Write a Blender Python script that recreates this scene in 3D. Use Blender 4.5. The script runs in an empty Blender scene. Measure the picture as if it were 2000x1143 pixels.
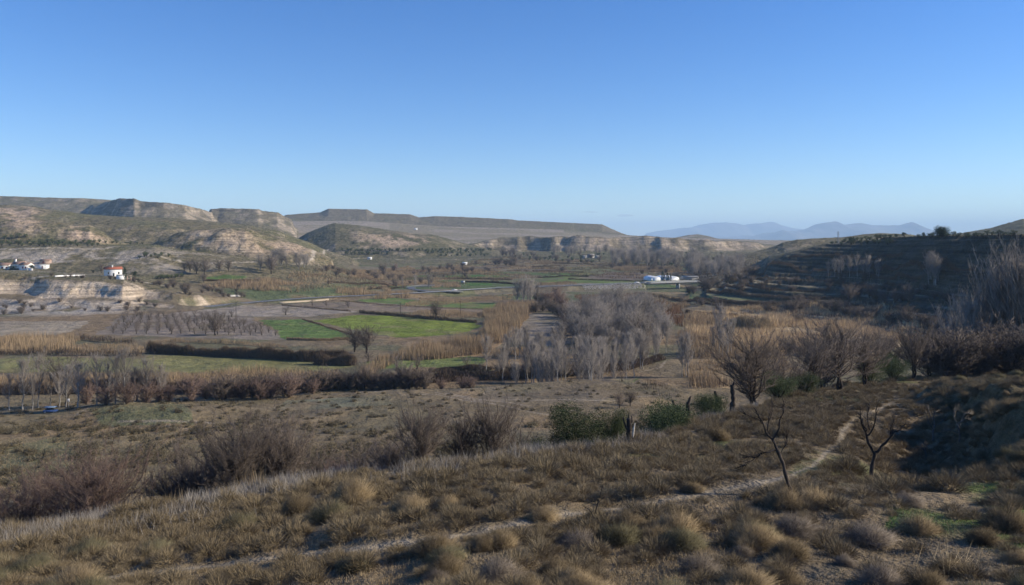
import bpy, math
import numpy as np
from math import radians, sin, cos, pi

S = bpy.context.scene
# ------------------------------------------------------------ camera, world, sun, exposure
F = 1555.0          # focal length in photo pixels (photo 2000 x 1143)
HOR = 470.0         # photo row of the eye level
cd = bpy.data.cameras.new('camera'); cam = bpy.data.objects.new('camera', cd)
S.collection.objects.link(cam); S.camera = cam
cam.location = (0, 0, 0); cam.rotation_euler = (radians(90), 0, 0)
cd.sensor_width = 36; cd.lens = F * 36 / 2000; cd.shift_y = -(571.5 - HOR) / 2000
cd.clip_start = 0.5; cd.clip_end = 120000

SUN_AZ, SUN_EL = radians(88), radians(27)      # azimuth to the right of the view (clockwise from +Y)
W = bpy.data.worlds.new('World'); S.world = W; W.use_nodes = True
wn = W.node_tree; wn.nodes.clear()
wo = wn.nodes.new('ShaderNodeOutputWorld'); wb = wn.nodes.new('ShaderNodeBackground')
sk = wn.nodes.new('ShaderNodeTexSky'); sk.sky_type = 'NISHITA'; sk.sun_disc = False
sk.sun_elevation = SUN_EL; sk.sun_rotation = SUN_AZ
sk.altitude = 900; sk.air_density = 1.0; sk.dust_density = 0.2; sk.ozone_density = 4.0
wb.inputs['Strength'].default_value = 0.122
hs = wn.nodes.new('ShaderNodeHueSaturation'); hs.inputs['Saturation'].default_value = 1.27; hs.inputs['Hue'].default_value = .512
wn.links.new(sk.outputs[0], hs.inputs['Color']); wn.links.new(hs.outputs[0], wb.inputs['Color']); wn.links.new(wb.outputs[0], wo.inputs['Surface'])
sd = bpy.data.lights.new('sun', 'SUN'); sun = bpy.data.objects.new('sun', sd); S.collection.objects.link(sun)
sd.energy = 5.0; sd.angle = radians(0.5); sd.color = (1.0, 0.885, 0.71)
sun.location = (300, 100, 200)
sun.rotation_euler = (pi / 2 - SUN_EL, 0, pi - SUN_AZ)
S.view_settings.view_transform = 'Standard'; S.view_settings.look = 'None'
S.view_settings.exposure = 0.45; S.view_settings.gamma = 1
cy = S.cycles
cy.max_bounces = 4; cy.diffuse_bounces = 2; cy.glossy_bounces = 1; cy.transmission_bounces = 2
cy.volume_bounces = 1; cy.transparent_max_bounces = 4
cy.use_adaptive_sampling = True; cy.adaptive_threshold = 0.02

HAZE_D, HAZE_COL = 6.5e-5, (0.52, 0.75, 1.0, 1)
rng = np.random.default_rng(7)
col = S.collection

# ------------------------------------------------------------ numpy noise
_T = np.random.default_rng(3).random((256, 256))
def vn(x, y, seed=0):
    x = np.asarray(x, float) + seed * 17.31; y = np.asarray(y, float) + seed * 41.77
    xi = np.floor(x).astype(int); yi = np.floor(y).astype(int)
    fx = x - xi; fy = y - yi
    fx = fx * fx * (3 - 2 * fx); fy = fy * fy * (3 - 2 * fy)
    a = _T[xi & 255, yi & 255]; b = _T[(xi + 1) & 255, yi & 255]
    c = _T[xi & 255, (yi + 1) & 255]; d = _T[(xi + 1) & 255, (yi + 1) & 255]
    return (a * (1 - fx) + b * fx) * (1 - fy) + (c * (1 - fx) + d * fx) * fy
def fbm(x, y, sc, octv=4, seed=0, ridged=False, gain=0.5):
    x = np.asarray(x, float) / sc; y = np.asarray(y, float) / sc
    s = 0; a = 1; t = 0
    for o in range(octv):
        n = vn(x, y, seed + o * 3)
        if ridged: n = 1 - np.abs(2 * n - 1)
        s = s + a * n; t += a; a *= gain
        x, y = 2.03 * (x * 0.8 - y * 0.6), 2.03 * (x * 0.6 + y * 0.8)
    return s / t
def sstep(a, b, x):
    t = np.clip((x - a) / (b - a), 0, 1); return t * t * (3 - 2 * t)
def lerp(a, b, t): return a + (b - a) * t
def tab(px, pts, k=1):
    p = sorted(pts); return np.interp(px, [q[0] for q in p], [q[k] for q in p])

# ------------------------------------------------------------ terrain
EDGE = [(-400, 36), (0, 36), (200, 36), (400, 36), (640, 40), (900, 38), (1100, 42), (1300, 49), (1450, 69), (1560, 89), (1680, 118), (1800, 140), (2400, 160)]
TEDGE = [(-400, 172), (0, 178), (400, 190), (700, 198), (930, 205), (1250, 222), (1330, 200), (1450, 150), (2400, 150)]
# road: photo column, row, height
ROAD = [(395, 600, -44.6), (440, 595, -44.4), (520, 588, -44), (600, 582, -43.6), (700, 577.5, -43.3), (800, 573, -43), (860, 569.5, -42.6),
        (960, 563, -42), (1050, 560, -41.4), (1150, 556.5, -40.6), (1255, 553, -40), (1330, 550.5, -40), (1392, 549, -40), (1430, 548, -40)]
def unp(px, py, z):
    y = -z * F / (py - HOR); return ((px - 1000) / F * y, y, z)
ROADW = np.array([unp(*r) for r in ROAD])
BR0, BR1 = unp(1255, 553, -40), unp(1388, 549, -40)

def seg_dist(x, y, P, vals=None):
    best = np.full(np.shape(x), 1e9); bv = np.zeros(np.shape(x))
    for a, b in zip(P[:-1], P[1:]):
        dx, dy = b[0] - a[0], b[1] - a[1]
        t = np.clip(((x - a[0]) * dx + (y - a[1]) * dy) / (dx * dx + dy * dy + 1e-9), 0, 1)
        d = np.hypot(x - a[0] - t * dx, y - a[1] - t * dy)
        m = d < best; best = np.where(m, d, best)
        if len(a) > 2: bv = np.where(m, a[2] + t * (b[2] - a[2]), bv)
    return best, bv

LAYERS = [  # name, [(px, py_top, depth_top, depth_foot)], back slope, shape
    ('plain', [(-600, 432, 2400, 1500), (300, 433, 2500, 1500), (500, 431, 2620, 1600), (700, 432, 2620, 1700), (760, 435, 2620, 1700), (850, 442, 2650, 1790), (1000, 446, 2650, 1790), (1100, 449, 2650, 1790), (1200, 458, 2700, 1790), (1300, 464, 2800, 1790), (1500, 469, 2800, 2200), (1700, 473, 2800, 2200), (2600, 473, 2800, 2200)], 0.0, 1.0),
    ('cliffband', [(880, 486, 1760, 1700), (930, 476, 1740, 1690), (960, 466, 1730, 1690), (1010, 461, 1740, 1700), (1060, 463, 1760, 1725), (1100, 462, 1740, 1700), (1150, 461, 1720, 1690), (1200, 464, 1760, 1720), (1250, 462, 1790, 1740), (1320, 466, 1790, 1740), (1400, 471, 1850, 1800), (1480, 476, 1950, 1880), (1540, 482, 2000, 1900), (1600, 490, 2000, 1900)], 0.0, 0.7),
    ('farmesa', [(540, 432, 2860, 2690), (552, 423, 2860, 2690), (560, 420, 2860, 2690), (625, 415, 2860, 2690), (641, 408, 2860, 2690), (716, 409.5, 2860, 2690), (730, 417, 2860, 2690), (800, 419, 2860, 2690), (818, 425, 2860, 2690), (850, 422.5, 2860, 2690), (900, 424, 2860, 2690), (1000, 429, 2860, 2690), (1010, 431, 2860, 2690), (1080, 434, 2860, 2690), (1176, 438.5, 2860, 2690), (1192, 446, 2860, 2690), (1215, 456, 2860, 2690), (1240, 464, 2860, 2690)], 0.0, 0.6),
    ('leftridge', [(-600, 372, 2300, 1900), (0, 384, 2300, 1900), (100, 387, 2300, 1900), (200, 391, 2300, 1950), (300, 398, 2300, 2000), (390, 408, 2300, 2000), (430, 430, 2300, 2000)], 0.0, 0.7),
    ('butte', [(170, 404, 2280, 1850), (200, 399, 2180, 1750), (222, 391, 2000, 1650), (232, 388, 1900, 1600), (262, 389, 1850, 1560), (274, 394, 1850, 1560), (320, 397, 1850, 1560), (362, 402, 1860, 1580), (372, 405, 1880, 1600), (400, 412, 1920, 1650), (425, 422, 1950, 1700)], 0.5, 0.75),
    ('mesa2', [(398, 418, 2150, 1950), (412, 409, 2100, 1900), (440, 408, 2100, 1850), (505, 410, 2100, 1850), (512, 413, 2100, 1860), (542, 416, 2120, 1880), (556, 424, 2150, 1900), (580, 434, 2150, 1950)], 0.1, 0.6),
    ('centralhill', [(540, 486, 1600, 1480), (575, 470, 1600, 1420), (600, 455, 1600, 1380), (640, 440, 1600, 1360), (655, 437, 1600, 1350), (700, 441, 1600, 1350), (760, 450, 1600, 1350), (800, 455, 1600, 1350), (840, 458, 1600, 1380), (870, 465, 1600, 1400), (900, 474, 1600, 1420), (950, 486, 1600, 1450), (1000, 493, 1600, 1500)], 0.15, 0.9),
    ('hillA', [(-600, 385, 1250, 900), (0, 401, 1250, 900), (60, 404, 1250, 900), (150, 417, 1250, 900), (250, 424, 1250, 900), (330, 427, 1250, 900), (420, 435, 1250, 930), (480, 440, 1250, 960), (540, 452, 1250, 1000), (600, 474, 1250, 1050), (640, 492, 1250, 1080), (700, 510, 1250, 1100)], 0.12, 0.9),
    ('hillC', [(-600, 415, 930, 790), (0, 424, 930, 790), (60, 431, 930, 790), (120, 436, 930, 790), (175, 440, 930, 790), (205, 456, 930, 800), (225, 470, 930, 820), (260, 480, 930, 850)], 0.25, 0.9),
    ('rockhill', [(280, 482, 880, 800), (315, 470, 890, 790), (350, 455, 900, 780), (390, 448, 900, 770), (440, 445, 900, 770), (480, 448, 900, 770), (515, 462, 900, 775), (560, 474, 900, 790), (600, 487, 900, 800), (632, 500, 900, 820), (660, 515, 900, 850)], 0.12, 0.8),
    ('bench', [(-600, 476, 760, 590), (0, 480, 760, 590), (300, 481, 760, 590), (340, 490, 760, 590), (420, 500, 760, 600), (500, 510, 760, 610), (560, 518, 760, 620), (620, 526, 760, 640), (700, 546, 760, 680), (760, 560, 760, 700)], 0.0, 1.0),
    ('cliff', [(-600, 526, 560, 492), (0, 535, 560, 494), (60, 537, 565, 492), (100, 540, 560, 498), (200, 545, 560, 492), (240, 549, 552, 496), (280, 555, 566, 500), (340, 566, 560, 492), (420, 580, 560, 492), (480, 591, 555, 490), (520, 598, 555, 495)], 0.0, 0.8),
    ('rightback', [(1440, 500, 1100, 980), (1470, 494, 1100, 960), (1500, 487, 1100, 950), (1530, 475, 1100, 950), (1560, 468, 1100, 950), (1600, 466, 1100, 950), (1650, 463, 1100, 950), (1690, 458, 1100, 950), (1720, 455, 1100, 950), (1765, 457, 1100, 950), (1810, 463, 1100, 950), (2600, 463, 1100, 950)], 0.05, 0.9),
    ('rightfar', [(1780, 466, 1300, 1150), (1850, 459, 1300, 1150), (1880, 456, 1300, 1150), (1940, 446, 1300, 1100), (2000, 431, 1300, 1050), (2100, 418, 1300, 1000), (2600, 390, 1300, 1000)], 0.0, 0.9),
    ('farknoll', [(1300, 469, 3300, 3100), (1320, 464, 3300, 3100), (1345, 459, 3300, 3100), (1362, 457.5, 3300, 3100), (1382, 461, 3300, 3100), (1415, 470, 3300, 3100)], 0.3, 1.0),
    ('terraces', [(1335, 600, 545, 520), (1365, 585, 570, 515), (1400, 574, 590, 505), (1500, 550, 600, 480), (1600, 553, 560, 440), (1700, 561, 520, 400), (1800, 575, 450, 350), (1900, 590, 400, 310), (2000, 605, 350, 280), (2600, 640, 240, 200)], 0.0, 1.0),
    ('righthill', [(1490, 520, 730, 640), (1515, 508, 730, 620), (1540, 499, 725, 605), (1580, 488, 715, 590), (1620, 478, 700, 560), (1660, 473, 670, 545), (1700, 470, 640, 525), (1760, 465, 590, 485), (1850, 460, 520, 425), (2000, 456, 440, 350), (2300, 440, 340, 260), (2600, 420, 300, 240)], 0.0, 0.85),
]
def height(x, y):
    px = np.clip(1000 + F * x / np.maximum(y, 8), -600, 2600)
    ed = np.interp(px, [e[0] for e in EDGE], [e[1] for e in EDGE])
    edn = ed * (1 + 0.10 * (fbm(x, y, 9, 2, 5) - .5))
    bench = -5.0 - 0.14 * y + 0.125 * np.clip(np.minimum(x, 0), -70, 0) + 0.01 * np.maximum(x, 0)
    # bank on the right
    xl = 20.5 + (y - 33.5) * 0.447 + 6.5 * (fbm(x, y, 9, 4, 9) - .5)
    bk = sstep(0, 3.4, x - xl) * sstep(24, 40, y) * (1 - sstep(78, 100, y)) * (.6 + 1.9 * fbm(x, y, 8, 3, 15))
    bk = bk + 0.022 * np.clip(x - xl - 2, 0, 60) * sstep(22, 38, y)
    bk = bk + bk * .45 * (fbm(x, y, 3.0, 4, 17, True) - .5) + .9 * sstep(.3, 1.5, bk) * (fbm(x, y, 1.4, 3, 19) - .5) - 1.1 * sstep(.5, 1.6, bk) * sstep(.55, .68, fbm(x, y, 6, 3, 57))
    gully = np.exp(-((x - xl + 2.6) / 3.6) ** 2) * sstep(28, 38, y) * (1 - sstep(56, 72, y)) * -2.3
    bench = bench + bk + gully
    bench = bench + 0.9 * (fbm(x, y, 9, 3, 1) - .5) + 0.35 * (fbm(x, y, 2.2, 3, 2) - .5)
    over = np.maximum(y - edn, 0)
    bench = bench - 0.42 * over - 0.25 * sstep(-8, 0, y - edn) * 1.0
    te = np.interp(px, [e[0] for e in TEDGE], [e[1] for e in TEDGE]) + 6 * (fbm(x, y, 30, 3, 12) - .5)
    L = np.interp(y, [0, 45, 55, 70, 100, 150, 200, 230], [-19, -20.5, -22, -24.5, -29.5, -35.3, -38, -38.3])
    L = L + 1.6 * (fbm(x, y, 22, 4, 4) - .5) * sstep(60, 90, y)
    mound = np.exp(-(((x + 74) / 17) ** 4 + ((y - 163) / 11) ** 4)) * 2.2
    L = L + mound
    fl = np.interp(y, [0, 700, 900, 1200, 1500, 1800, 3000, 30000], [-45, -45, -42.5, -34.5, -26.5, -24, -18, -40])
    fl = fl + 0.7 * (fbm(x, y, 60, 3, 6) - .5)
    L = lerp(L, fl, sstep(0, 14, y - te))
    L = np.where(y > 260, fl, L)
    h = np.where(y < 300, np.maximum(bench, L), L)
    wob = fbm(x, y, 35, 3, 21) - .5
    for name, pts, back, shp in LAYERS:
        p0, p1 = pts[0][0], pts[-1][0]
        X = [p[0] for p in pts]
        pyt = np.interp(px, X, [p[1] for p in pts]); dt = np.interp(px, X, [p[2] for p in pts]); df = np.interp(px, X, [p[3] for p in pts])
        m = (px > p0 - 1) & (px < p1 + 1) & (y > df - 50)
        if not m.any(): continue
        if name == 'cliffband':
            j = 120 * (fbm(px, px * 0, 70, 3, 3) - .5) + 90 * (fbm(x, y, 170, 3, 28) - .5); dt = dt + j; df = df + j - 12; pyt = pyt + 5 * (vn(px / 19, px * 0, 8) - .5)
        zt = (HOR - pyt) / F * dt
        ww = wob * np.minimum((dt - df) * 0.35, 26) * sstep(p0, p0 + 10, px) * (0 if name in ('plain', 'terraces', 'bench') else 1)
        if name in ('leftridge', 'mesa2', 'butte'): ww = ww + (fbm(x, y, 140, 3, 25) - .5) * 90
        t = np.clip((y - df + ww) / (dt - df), 0, 1)
        if name in ('farmesa', 'mesa2', 'butte', 'leftridge'):
            s = np.where(t < .8, .84 * (t / .8) ** .95, .84 + .16 * sstep(.8, .9, t))
        elif name == 'cliff': s = .42 * t + .14 * sstep(.3, .42, t + .2 * (fbm(x, y, 16, 3, 29) - .5)) + .44 * sstep(.55, .9, t + .5 * (fbm(x, y, 24, 4, 23) - .5))
        elif name == 'cliffband': s = .55 * t + .12 * sstep(.25, .4, t) + .33 * sstep(.55, .85, t + .5 * (fbm(x, y, 80, 4, 27) - .5))
        elif name in ('plain', 'terraces', 'bench'): s = t
        else: s = np.sin(t * pi / 2) ** (1 / shp)
        hl = np.where(y < dt, h + (zt - h) * s, zt - back * (y - dt))
        edgef = sstep(p0 - 1, p0 + 12, px) * (1 - sstep(p1 - 12, p1 + 1, px))
        if p0 <= -600: edgef = 1 - sstep(p1 - 12, p1 + 1, px)
        if p1 >= 2600: edgef = sstep(p0 - 1, p0 + 12, px)
        hl = lerp(h, hl, edgef)
        h = np.where(m, np.maximum(h, hl), h)
    return h
NV, vmax = 1500, 1.05
vv = np.linspace(-vmax, vmax, NV)
ya = [-38.0]
while ya[-1] < 30000:
    s = ya[-1] + 40
    ya.append(ya[-1] + max(0.12, s * (0.0042 if s < 3300 else 0.03)))
ya = np.array(ya); NR = len(ya)
GY, GV = np.meshgrid(ya, vv, indexing='ij')
GX = GV * (GY + 40)
GH = height(GX, GY)
# gullies and relief where the land is steep
def grads(H):
    hy = np.gradient(H, axis=0) / np.gradient(GY, axis=0)
    hx = np.gradient(H, axis=1) / np.gradient(GX, axis=1)
    return hx, hy - hx * GV
gx, gy = grads(GH)
SL = np.hypot(gx, gy)
far = np.maximum(sstep(420, 620, GY), sstep(300, 360, GY) * (GX > .31 * GY))
plainm = sstep(1500, 1650, GY) * (1 - sstep(.09, .14, SL))
mountain = sstep(0.04, 0.35, SL) * far * (1 - .75 * sstep(1000, 1500, GY))
big = fbm(GX, GY, 150, 4, 31, True) - .55
med = fbm(GX, GY, 38, 4, 35, True) - .55
rk = fbm(GX, GY, 11, 3, 39, True) - .5
hgt = np.clip((GH + 45) / 60, 0, 1)
GH = GH + mountain * (big * 9 * sstep(900, 1400, GY) * hgt + med * 5 * hgt + rk * 2.0)
GH = GH + far * sstep(-40, -30, GH) * (fbm(GX, GY, 80, 4, 44) - .5) * 4 * (1 - sstep(1500, 1650, GY))
# terraces on the right hill side
PX = np.clip(1000 + F * GX / np.maximum(GY, 8), -600, 2600)
tm = sstep(1320, 1380, PX) * sstep(250, 330, GY) * (1 - sstep(640, 760, GY)) * sstep(-44.6, -43.5, GH)
st = 2.9
zz = GH + 1.6 * (fbm(GX, GY, 90, 3, 51) - .5)
fr = zz / st - np.floor(zz / st)
q = (np.floor(zz / st) + sstep(.72, 1, fr) + .12 * fr) * st + (GH - zz)
tmk = tm * lerp(1.0, .8, sstep(-28, -10, GH))
GH = lerp(GH, q, tmk)
# small steps between the old fields of the far floor
tm2 = sstep(560, 640, GY) * (1 - sstep(1500, 1700, GY)) * (1 - sstep(-20, -12, GH)) * (1 - tm) * (1 - sstep(.06, .12, SL))
zz = GH + 0.8 * (fbm(GX, GY, 120, 2, 53) - .5); fr = zz / 1.6 - np.floor(zz / 1.6)
q = (np.floor(zz / 1.6) + sstep(.8, 1, fr)) * 1.6 + (GH - zz)
GH = lerp(GH, q, tm2 * .8)
# road embankment, with the gap under the bridge
rd, rz = seg_dist(GX, GY, ROADW)
onbr = (GX > BR0[0] + 1) & (GX < BR1[0] - 2)
emb = rz - 0.35 - np.maximum(rd - 5.5, 0) * 0.6
w_ = sstep(9, 5, rd) if False else 1 - sstep(6, 9, rd)
keep = np.where(onbr, 0, 1)
GH = np.where((keep > 0) & (GH < emb), emb, GH)
GH = np.where((keep > 0) & (GH > rz - .35) & (rd < 16), lerp(GH, rz - .35, 1 - sstep(7, 16, rd)), GH)
GH = np.where(onbr & (rd < 26), np.minimum(GH, lerp(-46.5, GH, sstep(8, 26, rd))), GH)
lya = np.log(ya + 40)
def gi(A, x, y):
    x = np.atleast_1d(np.asarray(x, float)); y = np.atleast_1d(np.asarray(y, float))
    i = np.interp(y, ya, np.arange(NR)); j = (x / (y + 40) + vmax) / (2 * vmax) * (NV - 1)
    i = np.clip(i, 0, NR - 1.001); j = np.clip(j, 0, NV - 1.001)
    a = i.astype(int); b = j.astype(int); fa = i - a; fb = j - b
    return (A[a, b] * (1 - fb) + A[a, b + 1] * fb) * (1 - fa) + (A[a + 1, b] * (1 - fb) + A[a + 1, b + 1] * fb) * fa
def hz(x, y):
    r = gi(GH, x, y); return float(r[0]) if np.ndim(x) == 0 else r
_yy = np.exp(np.linspace(math.log(6), math.log(6000), 3500))
def at(px, py, dmin=6, dmax=6000):
    """ground point seen at photo pixel (px, py)"""
    y = _yy[(_yy >= dmin) & (_yy <= dmax)]; u = (px - 1000) / F
    g = gi(GH, u * y, y); d = g - (HOR - py) / F * y
    k = np.argmax(d > 0)
    if not (d > 0).any(): k = len(y) - 1
    Y = y[k]; 
    if k > 0 and d[k] > 0:
        t = -d[k - 1] / (d[k] - d[k - 1]); Y = y[k - 1] + t * (y[k] - y[k - 1]) if d[k-1] <= 0 else y[k]
    return (u * Y, Y, hz(u * Y, Y))
def ats(pts, **k): return [at(a, b, **k) for a, b in pts]
# ------------------------------------------------------------ ground colours (albedo, with some sun and shade painted in) and materials
def inpoly(x, y, P):
    P = [(p[0], p[1]) for p in P]; r = np.zeros(np.shape(x), bool); j = len(P) - 1
    for i in range(len(P)):
        xi, yi = P[i]; xj, yj = P[j]
        c = ((yi > y) != (yj > y)) & (x < (xj - xi) * (y - yi) / (yj - yi + 1e-12) + xi)
        r ^= c; j = i
    return r
C = np.zeros(GX.shape + (4,)); 
def setc(mask, c, a=None):
    m = mask[..., None] if mask.ndim == 2 else mask
    C[..., :3] = C[..., :3] * (1 - m) + np.array(c) * m
    if a is not None: C[..., 3] = C[..., 3] * (1 - mask) + a * mask
n1 = fbm(GX, GY, 3.5, 4, 61); n2 = fbm(GX, GY, 18, 4, 63); n3 = fbm(GX, GY, 70, 4, 65); n4 = fbm(GX, GY, 400, 3, 67)
setc(np.ones(GX.shape), (0.17, 0.132, 0.082), 0.25)
near = 1 - sstep(100, 230, GY)
setc(near * sstep(.5, .65, n1), (0.185, 0.14, 0.085))
setc(near * sstep(.56, .66, n2), (0.10, 0.105, 0.04))
# lush green grass patches low on the right
P_ = [(-2, 3), (18, 3), (22, 20), (18.5, 30), (13, 27), (9.5, 22), (5.5, 20), (3.5, 16), (-2, 14)]
setc((GX > .22 * GY) * inpoly(GX + 2.5 * (n2 - .5) + 2 * (n1 - .5), GY + 4 * (n1 - .5), P_) * sstep(.40, .56, n1 * .6 + n2 * .4), (0.055, 0.10, 0.02))
setc(inpoly(GX, GY, [(24, 22), (12, 22), (12, 35), (16, 42), (24, 42)]) * sstep(.45, .6, n1) * .6, (0.09, 0.12, 0.035))
# middle terrace
mt = sstep(60, 80, GY) * (1 - sstep(215, 240, GY)) * (1 - sstep(1330, 1420, PX))
setc(mt, (0.165, 0.13, 0.08), .12)
setc(mt * sstep(.5, .62, n2), (0.21, 0.155, 0.09))
setc(mt * sstep(.5, .6, fbm(GX, GY, 25, 4, 71)) * .5, (0.145, 0.13, 0.075))
# valley floor
vf = sstep(225, 245, GY) * (1 - sstep(-41, -36, GH))
setc(vf, (0.17, 0.135, 0.085), .15)
setc(vf * sstep(.48, .6, n2), (0.13, 0.12, 0.07))
setc(vf * sstep(.52, .62, n3), (0.20, 0.145, 0.085))
setc(vf * sstep(.5, .56, fbm(GX, GY, 60, 2, 73)) * sstep(560, 620, GY), (0.10, 0.12, 0.055))
# far floor: patchwork of small fields
ce = sstep(600, 680, GY) * (1 - sstep(1550, 1700, GY)) * (1 - sstep(.08, .16, SL)) * (1 - sstep(1420, 1480, PX)) * sstep(560, 640, PX)
cx = np.floor((GX + GY * .3) / 75 + 1.2 * n4); cyy = np.floor(GY / 42 + .8 * n3)
rr = _T[(cx.astype(int) * 7) & 255, (cyy.astype(int) * 13) & 255]
for lo, hi, c in ((0, .2, (.075, .11, .035)), (.2, .42, (.115, .12, .06)), (.42, .62, (.22, .165, .095)), (.62, .8, (.14, .115, .085)), (.8, 1.01, (.18, .15, .10))):
    setc(ce * ((rr >= lo) & (rr < hi)) * .85, c, .15)
# hills
hm = sstep(520, 560, GY) * sstep(-39, -33, GH)
setc(hm, (0.165, 0.138, 0.08), .85)
setc(hm * sstep(.5, .66, n3) * .8, (0.13, 0.122, 0.06))
ch = (PX > 540) & (PX < 960) & (GY > 1300) & (GY < 1640)
setc(hm * ch * .6, (0.11, 0.10, 0.055))  # central hill: olive, and painted darker for its shaded side
rocky = fbm(GX, GY, 26, 5, 81)
setc(hm * sstep(.57, .66, rocky) * sstep(.15, .35, SL) * .65, (0.31, 0.25, 0.18), .5)
gx2, gy2 = grads(GH); SL2 = np.hypot(gx2, gy2)
setc(hm * sstep(.8, 1.4, SL2) * .6 * (1 - .6 * sstep(1300, 1700, GY)), (0.28, 0.22, 0.155), .4)
def blob(pxa, pya, rx, ry, dmin, dmax):
    PY = HOR - F * GH / np.maximum(GY, 5)
    return np.exp(-(((PX - pxa) / rx) ** 4 + ((PY - pya) / ry) ** 4)) * ((GY > dmin) & (GY < dmax))
rockc, pale, pink = (0.43, 0.33, 0.225), (0.44, 0.355, 0.26), (0.40, 0.30, 0.21)
setc(blob(430, 470, 75, 24, 760, 905) * sstep(.36, .5, rocky), rockc, .45)
setc(blob(545, 485, 60, 12, 760, 905) * sstep(.4, .52, rocky), pink, .5)
setc(blob(20, 425, 70, 28, 780, 1260) * sstep(.42, .55, rocky), pink, .5)
setc(blob(165, 458, 50, 16, 780, 935) * sstep(.42, .55, rocky), pink, .55)
setc(blob(770, 470, 85, 14, 1340, 1600) * sstep(.40, .54, rocky), pink, .55)
setc(blob(150, 510, 260, 22, 560, 780) * sstep(.42, .56, rocky), (0.36, 0.31, 0.25), .3)
setc(blob(130, 575, 420, 38, 500, 552) * sstep(.30, .42, rocky) * sstep(.15, .4, SL2), pale, .12)
setc(blob(100, 602, 160, 14, 470, 540) * sstep(.45, .55, rocky), (0.36, 0.32, 0.27), .2)
for a, b, rx, ry in ((990, 478, 22, 12), (955, 490, 40, 9), (1150, 477, 28, 13), (1185, 480, 30, 8), (1330, 470, 120, 5), (1310, 482, 20, 7), (1430, 482, 50, 8)):
    setc(blob(a, b, rx, ry, 1600, 2100) * sstep(.42, .54, rocky), (.25, .20, .145), .3)  # pale spots painted for the sunlit parts of the cliff band
setc(sstep(1600, 1680, GY) * (GY < 2150) * sstep(.3, .6, SL2) * .75, (0.16, 0.13, 0.095), .6)  # rest of the cliff band painted darker for its shading
setc(sstep(1450, 1600, GY) * sstep(35, 60, GH) * sstep(.15, .3, SL2) * .6, (0.17, 0.145, 0.10), .6)
setc(sstep(1500, 1650, GY) * sstep(.25, .5, SL2) * sstep(.46, .58, rocky) * .7, (0.33, 0.27, 0.20), .3)
for a, b, rx, ry in ((990, 478, 22, 10), (1150, 474, 28, 9), (1185, 478, 20, 8), (1330, 468, 60, 4)): setc(blob(a, b, rx, ry, 1600, 2100) * sstep(.5, .6, rocky), (.33, .26, .185), .2)  # brightest sunlit spots of the band, put into the colour
# pale sloping plain under the mesas
pl = plainm * sstep(-22, -8, GH)
setc(pl, (0.27, 0.225, 0.17), .1)
setc(pl * sstep(.5, .6, fbm(GX, GY * 3, 220, 3, 85)), (0.22, 0.185, 0.12), .15)
setc(sstep(2450, 2550, GY) * sstep(.14, .3, SL), (0.16, 0.135, 0.095), .5)
# right hill is scrubby, its shade deepened in the ground colour
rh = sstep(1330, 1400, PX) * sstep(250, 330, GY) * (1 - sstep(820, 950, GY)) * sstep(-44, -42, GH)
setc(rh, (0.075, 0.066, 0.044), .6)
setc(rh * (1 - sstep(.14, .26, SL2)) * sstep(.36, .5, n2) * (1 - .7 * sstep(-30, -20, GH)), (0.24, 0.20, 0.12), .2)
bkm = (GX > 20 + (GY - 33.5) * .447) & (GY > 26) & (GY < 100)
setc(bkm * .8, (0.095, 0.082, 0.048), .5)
setc(sstep(1780, 1850, PX) * sstep(1000, 1050, GY), (0.14, 0.13, 0.075), .6)
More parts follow.
